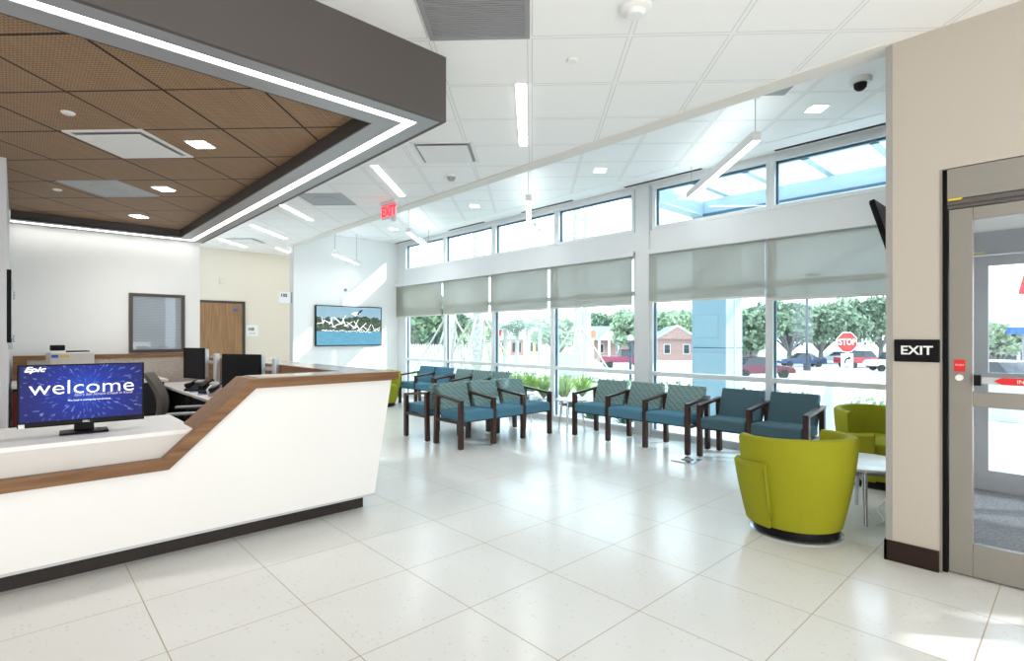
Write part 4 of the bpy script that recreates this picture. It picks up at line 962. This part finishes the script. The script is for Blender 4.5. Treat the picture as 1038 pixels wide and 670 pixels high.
MB().tube([(0, 0, 0), (0, 0, 9)], .12, 10).build('pole', M_blackpole, t, smooth=True); MB().tube([(0, 0, 0), (0, 0, .75)], .33, 14).build('base', M_blackpole, t, smooth=True); MB().box(-.1, 1.1, -.2, .2, 8.9, 9.1).build('lamp_head', M_blackpole, t)
p = at(639, 30); t = empty('street_lamp', (p.x, p.y, gz(p.x)), vdir, 'short dark lamp post with white globe in front of the porch house', 'street lamp')
MB().tube([(0, 0, 0), (0, 0, 2.3)], .08, 10).build('pole', M_blackpole, t, smooth=True); MB().lathe([(0, 2.3), (.14, 2.36), (.17, 2.48), (.12, 2.6), (0, 2.64)], 16).build('globe', M_signw, t, smooth=True)
p = at(858, 20); zg = gz(p.x); t = empty('stop_sign', (p.x, p.y, zg), vdir + R(0), 'red octagonal STOP sign with right turn plate on its post', 'road sign')
sz = 1.18 - zg; rr = .405
oc = [(rr * math.cos(R(22.5 + 45 * i)), sz + rr * math.sin(R(22.5 + 45 * i))) for i in range(8)]; oc2 = [(x * .93, sz + (z - sz) * .93) for x, z in oc]
MB().tube([(0, 0, 0), (0, 0, sz + .35)], .03, 8).build('post', M_polemetal, t)
MB().prism(oc, 'y', -.045, -.035).build('border', M_signw, t); MB().prism(oc2, 'y', -.050, -.045).build('panel', M_red, t)
text('sign_text', 'STOP', .33, M_signw, t, (0, -.052, sz), FACE_NEG_Y, .001, sx=.80, bold=.006)
MB().box(-.23, .23, -.045, -.035, sz - 1.02, sz - .42).build('turn_plate', M_signw, t)
ar = MB().tube([(-.08, -.05, sz - .80), (-.08, -.05, sz - .70), (-.03, -.05, sz - .62), (.05, -.05, sz - .60)], .025, 6).prism([(.04, sz - .67), (.04, sz - .52), (.15, sz - .595)], 'y', -.052, -.047); ar.build('arrow', M_black, t)
text('plate_text', 'ONLY', .11, M_black, t, (0, -.047, sz - .93), FACE_NEG_Y, .001, bold=.003)
for (px, d, z1, z2, n) in ((506, 33, 1.9, 1.55, 'small red sign on a slim post left of the palm row'),):
    p = at(px, d); t = empty('road_sign', (p.x, p.y, gz(p.x)), vdir, n, 'road sign'); MB().tube([(0, 0, 0), (0, 0, 3.0)], .03, 8).build('post', M_polemetal, t); MB().box(-.13, .13, -.04, -.02, 2.4, 2.8).build('panel', M_red, t); MB().box(-.13, .13, -.04, -.02, 1.8, 2.1).build('lower_panel', M_red, t)
t = empty('utility_box', (*at(577, 17)[:2], gz(at(577, 17).x)), vdir, 'pale green utility box on the lawn beside the slim palm', 'utility box')
MB().box(-.42, .42, 0, .6, 0.25, .95).build('cabinet', mat('box_paint', (.42, .55, .56), .6), t, bevel=.02); MB().box(-.1, .1, .2, .4, 0, .25).build('pedestal', M_grey, t)

def car(p, rz, L, col, label, kind='sedan'):
    t = empty('car' if kind != 'pickup' else 'pickup_truck', (p.x, p.y, gz(p.x) + .02), rz, label, 'car')
    m = mat('car_paint_' + label[:8], col, .25, .2, coat=.5); h = L / 2; w = .88
    if kind == 'sedan': body = [(-h, .35), (-h, .82), (-h * .62, .95), (-h * .1, 1.0), (h * .35, .95), (h * .92, .80), (h, .6), (h, .35)]; cab = [(-h * .66, .93), (-h * .38, 1.42), (h * .08, 1.45), (h * .42, .93)]
    elif kind == 'pickup': body = [(-h, .5), (-h, 1.12), (h * .35, 1.12), (h * .92, 1.05), (h, .8), (h, .5)]; cab = [(-h * .18, 1.1), (-h * .14, 1.75), (h * .25, 1.78), (h * .45, 1.1)]
    else: body = [(-h, .45), (-h, 1.05), (h * .4, 1.08), (h * .9, .98), (h, .75), (h, .45)]; cab = [(-h * .97, 1.03), (-h * .85, 1.66), (h * .2, 1.68), (h * .48, 1.05)]
    MB().prism(body, 'y', -w, w).build('body', m, t, bevel=.06, seg=3)
    n = len(cab); c = MB(); vs = [(x, -w * (1 - .18 * (z > 1.2)), z) for x, z in cab] + [(x, w * (1 - .18 * (z > 1.2)), z) for x, z in cab]
    c.add(vs, [tuple(range(n)), tuple(range(2 * n - 1, n - 1, -1))] + [(i, (i + 1) % n, (i + 1) % n + n, i + n) for i in range(n)]); c.build('cabin_glass', M_carglass, t, bevel=.03)
    zt = max(z for _, z in cab); x1 = [x for x, z in cab if z > 1.2]; MB().box(min(x1), max(x1), -w * .78, w * .78, zt - .02, zt + .03).build('roof_panel', m, t, bevel=.02)
    for sx in (-.62, .62):
        for sy in (-1, 1): MB().tube([(h * sx, sy * (w - .2), .33), (h * sx, sy * (w + .01), .33)], .33, 18).build('wheel', M_tire, t, smooth=True)
    for sy in (-.6, .6): MB().box(h - .02, h + .02, sy - .18, sy + .18, .62, .74).build('headlamp', M_signw, t); 
    return t
car(at(812, 58), vdir + R(172), 4.6, (.02, .05, .13), 'dark blue sedan parked under the oaks')
car(at(846, 66), vdir + R(165), 4.5, (.45, .52, .58), 'silver sedan parked behind the stop sign')
car(at(873, 56), vdir + R(10), 5.2, (.42, .02, .04), 'dark red pickup parked right of the stop sign', 'pickup')
car(at(906, 50), vdir + R(170), 4.6, (.75, .75, .75), 'white pickup truck parked farthest right', 'pickup')
car(at(768, 37), vdir + R(4), 4.5, (.13, .012, .035), 'dark red car driving past right of the pillar')
car(at(632, 52), vdir + R(2), 4.9, (.28, .03, .08), 'maroon pickup driving past left of the wide pier', 'pickup')
car(at(757, 62), vdir + R(8), 4.4, (.03, .04, .07), 'dark car parked just right of the pillar')
p = at(1012, 17); 
t = car(p, vdir + R(-75), 4.5, (.8, .8, .8), 'white car seen through the sliding glass door', 'suv')
# pink and white storefront beyond the doors
p = at(1045, 62); t = empty('shop_building', (p.x, p.y, gz(p.x)), vdir, 'mauve storefront with pink shop signs seen through the glass doors', 'building')
MB().box(-7, 9, 0, 6, 0, 4.3).build('walls', M_fencew, t); MB().box(-7.1, 9, -.3, 0, 2.5, 4.3).build('mauve_band', mat('mauve_band', (.30, .11, .12), .7), t)
for x in (-6, -3.6, -1.2, 1.2): w = MB().box(x, x + 1.9, -.06, 0, .3, 2.3).build('window', M_carglass, t); MB().box(x + .1, x + 1.8, -.08, -.06, 1.5, 2.2).build('pink_sign', mat('pink_sign', (.75, .15, .35), .6), w)
p = at(1040, 40); t = empty('shop_pylon_sign', (p.x, p.y, gz(p.x)), vdir, 'red white and blue pylon sign seen at the right edge through the door', 'sign')
MB().prism([(-1.2, 3.8), (1.6, 3.8), (1.6, 8.6), (.3, 8.6), (-.3, 6.4)], 'y', -.15, .15).build('panel', mat('pylon_white', (.75, .72, .70), .6), t); MB().prism([(-.45, 6.4), (-.28, 6.4), (.4, 8.6), (.2, 8.6)], 'y', -.17, .17).build('red_edge', M_red, t); MB().box(-1.3, 1.6, -.17, .17, 3.4, 3.9).build('blue_band', M_blue, t)
MB().box(-.2, .2, -.12, .12, 0, 3.5).build('post', M_grey, t)
p = at(1026, 9.4); t = empty('planter', (p.x, p.y, gz(p.x)), 0, 'white round concrete planter outside the glass doors', 'planter')
MB().lathe([(0, 0), (.30, 0), (.32, .04), (.36, .62), (.39, .66), (.39, .72), (.33, .72), (.31, .62), (0, .62)], 36).build('pot', M_conc, t, smooth=True); MB().lathe([(0, .64), (.31, .64), (.31, .60), (0, .60)], 24).build('soil', M_bark, t)

# plants in the bed
def shrub(p, h, r, label, m=M_shrub, n=110, seed=1, name='shrub', group='shrubs in the bed outside the windows'):
    rnd = random.Random(seed); t = empty(name, (p.x, p.y, gz(p.x) + .02), 0, label, 'shrub', group); mb = MB(); stt = MB()
    for i in range(n):
        a = rnd.uniform(0, 2 * PI); lean = rnd.uniform(.1, 1); L_ = h * rnd.uniform(.6, 1.05); d = Vector((math.cos(a), math.sin(a), 0)); s_ = Vector((-d.y, d.x, 0))
        pp = [Vector((0, 0, 0)) + d * r * lean * u + Vector((0, 0, L_ * (u - .25 * lean * u * u))) for u in (0, .35, .7, 1)]
        w = .028
        for j, q in enumerate(pp[:-1]):
            q2 = pp[j + 1]; w2 = [.008, .016, .014, .001][j + 1]; w1 = [.008, .016, .014, .001][j]
            mb.add([q - s_ * w1, q + s_ * w1, q2 + s_ * w2, q2 - s_ * w2], [(0, 1, 2, 3)])
        stt.tube([(0, 0, 0), tuple(pp[1])], .006, 4)
    mb.build('leaves', m, t); stt.build('stems', M_bark, t)
for i, (px, d, h, r, n) in enumerate(((512, 13.6, .62, .45, 'leftmost yellow green shrub outside the third window'), (524, 12.6, .70, .5, 'second yellow green shrub outside the third window'), (538, 13.2, .66, .5, 'third yellow green shrub, left of the window frame'), (551, 12.4, .66, .45, 'yellow green shrub just left of the frame behind the bench arm'),
        (572, 12.2, .70, .45, 'tall yellow green shrub above the small round table'), (590, 12.8, .62, .42, 'yellow green shrub left of the patterned window bench'))):
    shrub(at(px, d), h, r, n, seed=50 + i)
M_lowp = foliage('low_blue_green_leaves', (.07, .16, .13), (.20, .32, .28))
for i, (px, d, n) in enumerate(((600, 8.9, 'low blue green plant under the left seat of the window bench'), (634, 8.3, 'low blue green plant under the middle seat of the window bench'), (545, 10.0, 'low blue green plant behind the hidden side table'))):
    shrub(at(px, d), .26, .28, n, M_lowp, 60, 70 + i)
rk = random.Random(5)
# dark decorative rocks
rmesh = None
for i in range(26):
    p = at(rk.uniform(505, 566), rk.uniform(10.6, 11.9)); b = MB()
    b.lathe([(0, 0), (.6, .05), (1.0, .35), (.7, .75), (.2, .9), (0, .92)], 7); 
    if rmesh is None:
        b.v = [(x * (1 + rk.uniform(-.15, .15)), y * (1 + rk.uniform(-.15, .15)), z) for x, y, z in b.v]
        o = b.build('rock', mat('dark_rock', (.08, .08, .085), .9), None, smooth=True); rmesh = o.data
    else: o = bpy.data.objects.new('rock', rmesh); COL.objects.link(o)
    s = rk.uniform(.06, .12); o.scale = (s, s * .8, s * .7); o.rotation_euler = (0, 0, rk.uniform(0, 6)); o.location = (p.x, p.y, gz(p.x) + .015)
    tag(o, 'dark rock on the gravel bed outside the third and fourth windows', 'rock', 'dark rocks in the planting bed')
# plastic-wrapped object outside
p = Vector((8.9, 2.55, 0)); rw = random.Random(8)
t = empty('wrapped_post', (8.95, 2.62, gz(8.9) + .01), 0, 'post wrapped in translucent plastic film outside behind the lime chairs', 'wrapped post')
MB().box(-.05, .05, -.05, .05, 0, .80).build('post', M_fencew, t)
wp = MB(); n = 28; lv = 9
for j in range(lv):
    u = j / (lv - 1); 
    for i in range(n):
        a = 2 * PI * i / n; rr_ = (.27 - .03 * u) * (1 + .14 * math.sin(a * 5 + j * .9) + .08 * rw.uniform(-1, 1)); wp.v.append((rr_ * math.cos(a), rr_ * math.sin(a), .02 + u * .84))
for j in range(lv - 1):
    for i in range(n): wp.f.append((j * n + i, j * n + (i + 1) % n, (j + 1) * n + (i + 1) % n, (j + 1) * n + i)); wp.m.append(0)
wp.v.append((0, 0, .93)); wp.f += [((lv - 1) * n + i, (lv - 1) * n + (i + 1) % n, len(wp.v) - 1) for i in range(n)]; wp.m += [0] * n
wp.build('plastic_wrap', plastic_film(), t, smooth=True)
# low hedge along the drive
hd = MB(); rh = random.Random(2)
for i in range(40): 
    y = -2 + i * .55; leaf_cloud(hd, (17.6, y, gz(17.6) + .12), .35, .18, 26, .09, rh)
t = hd.build('hedge', M_leafA, None); tag(t, 'low dark hedge strip along the far side of the driveway', 'hedge', kind='stuff')
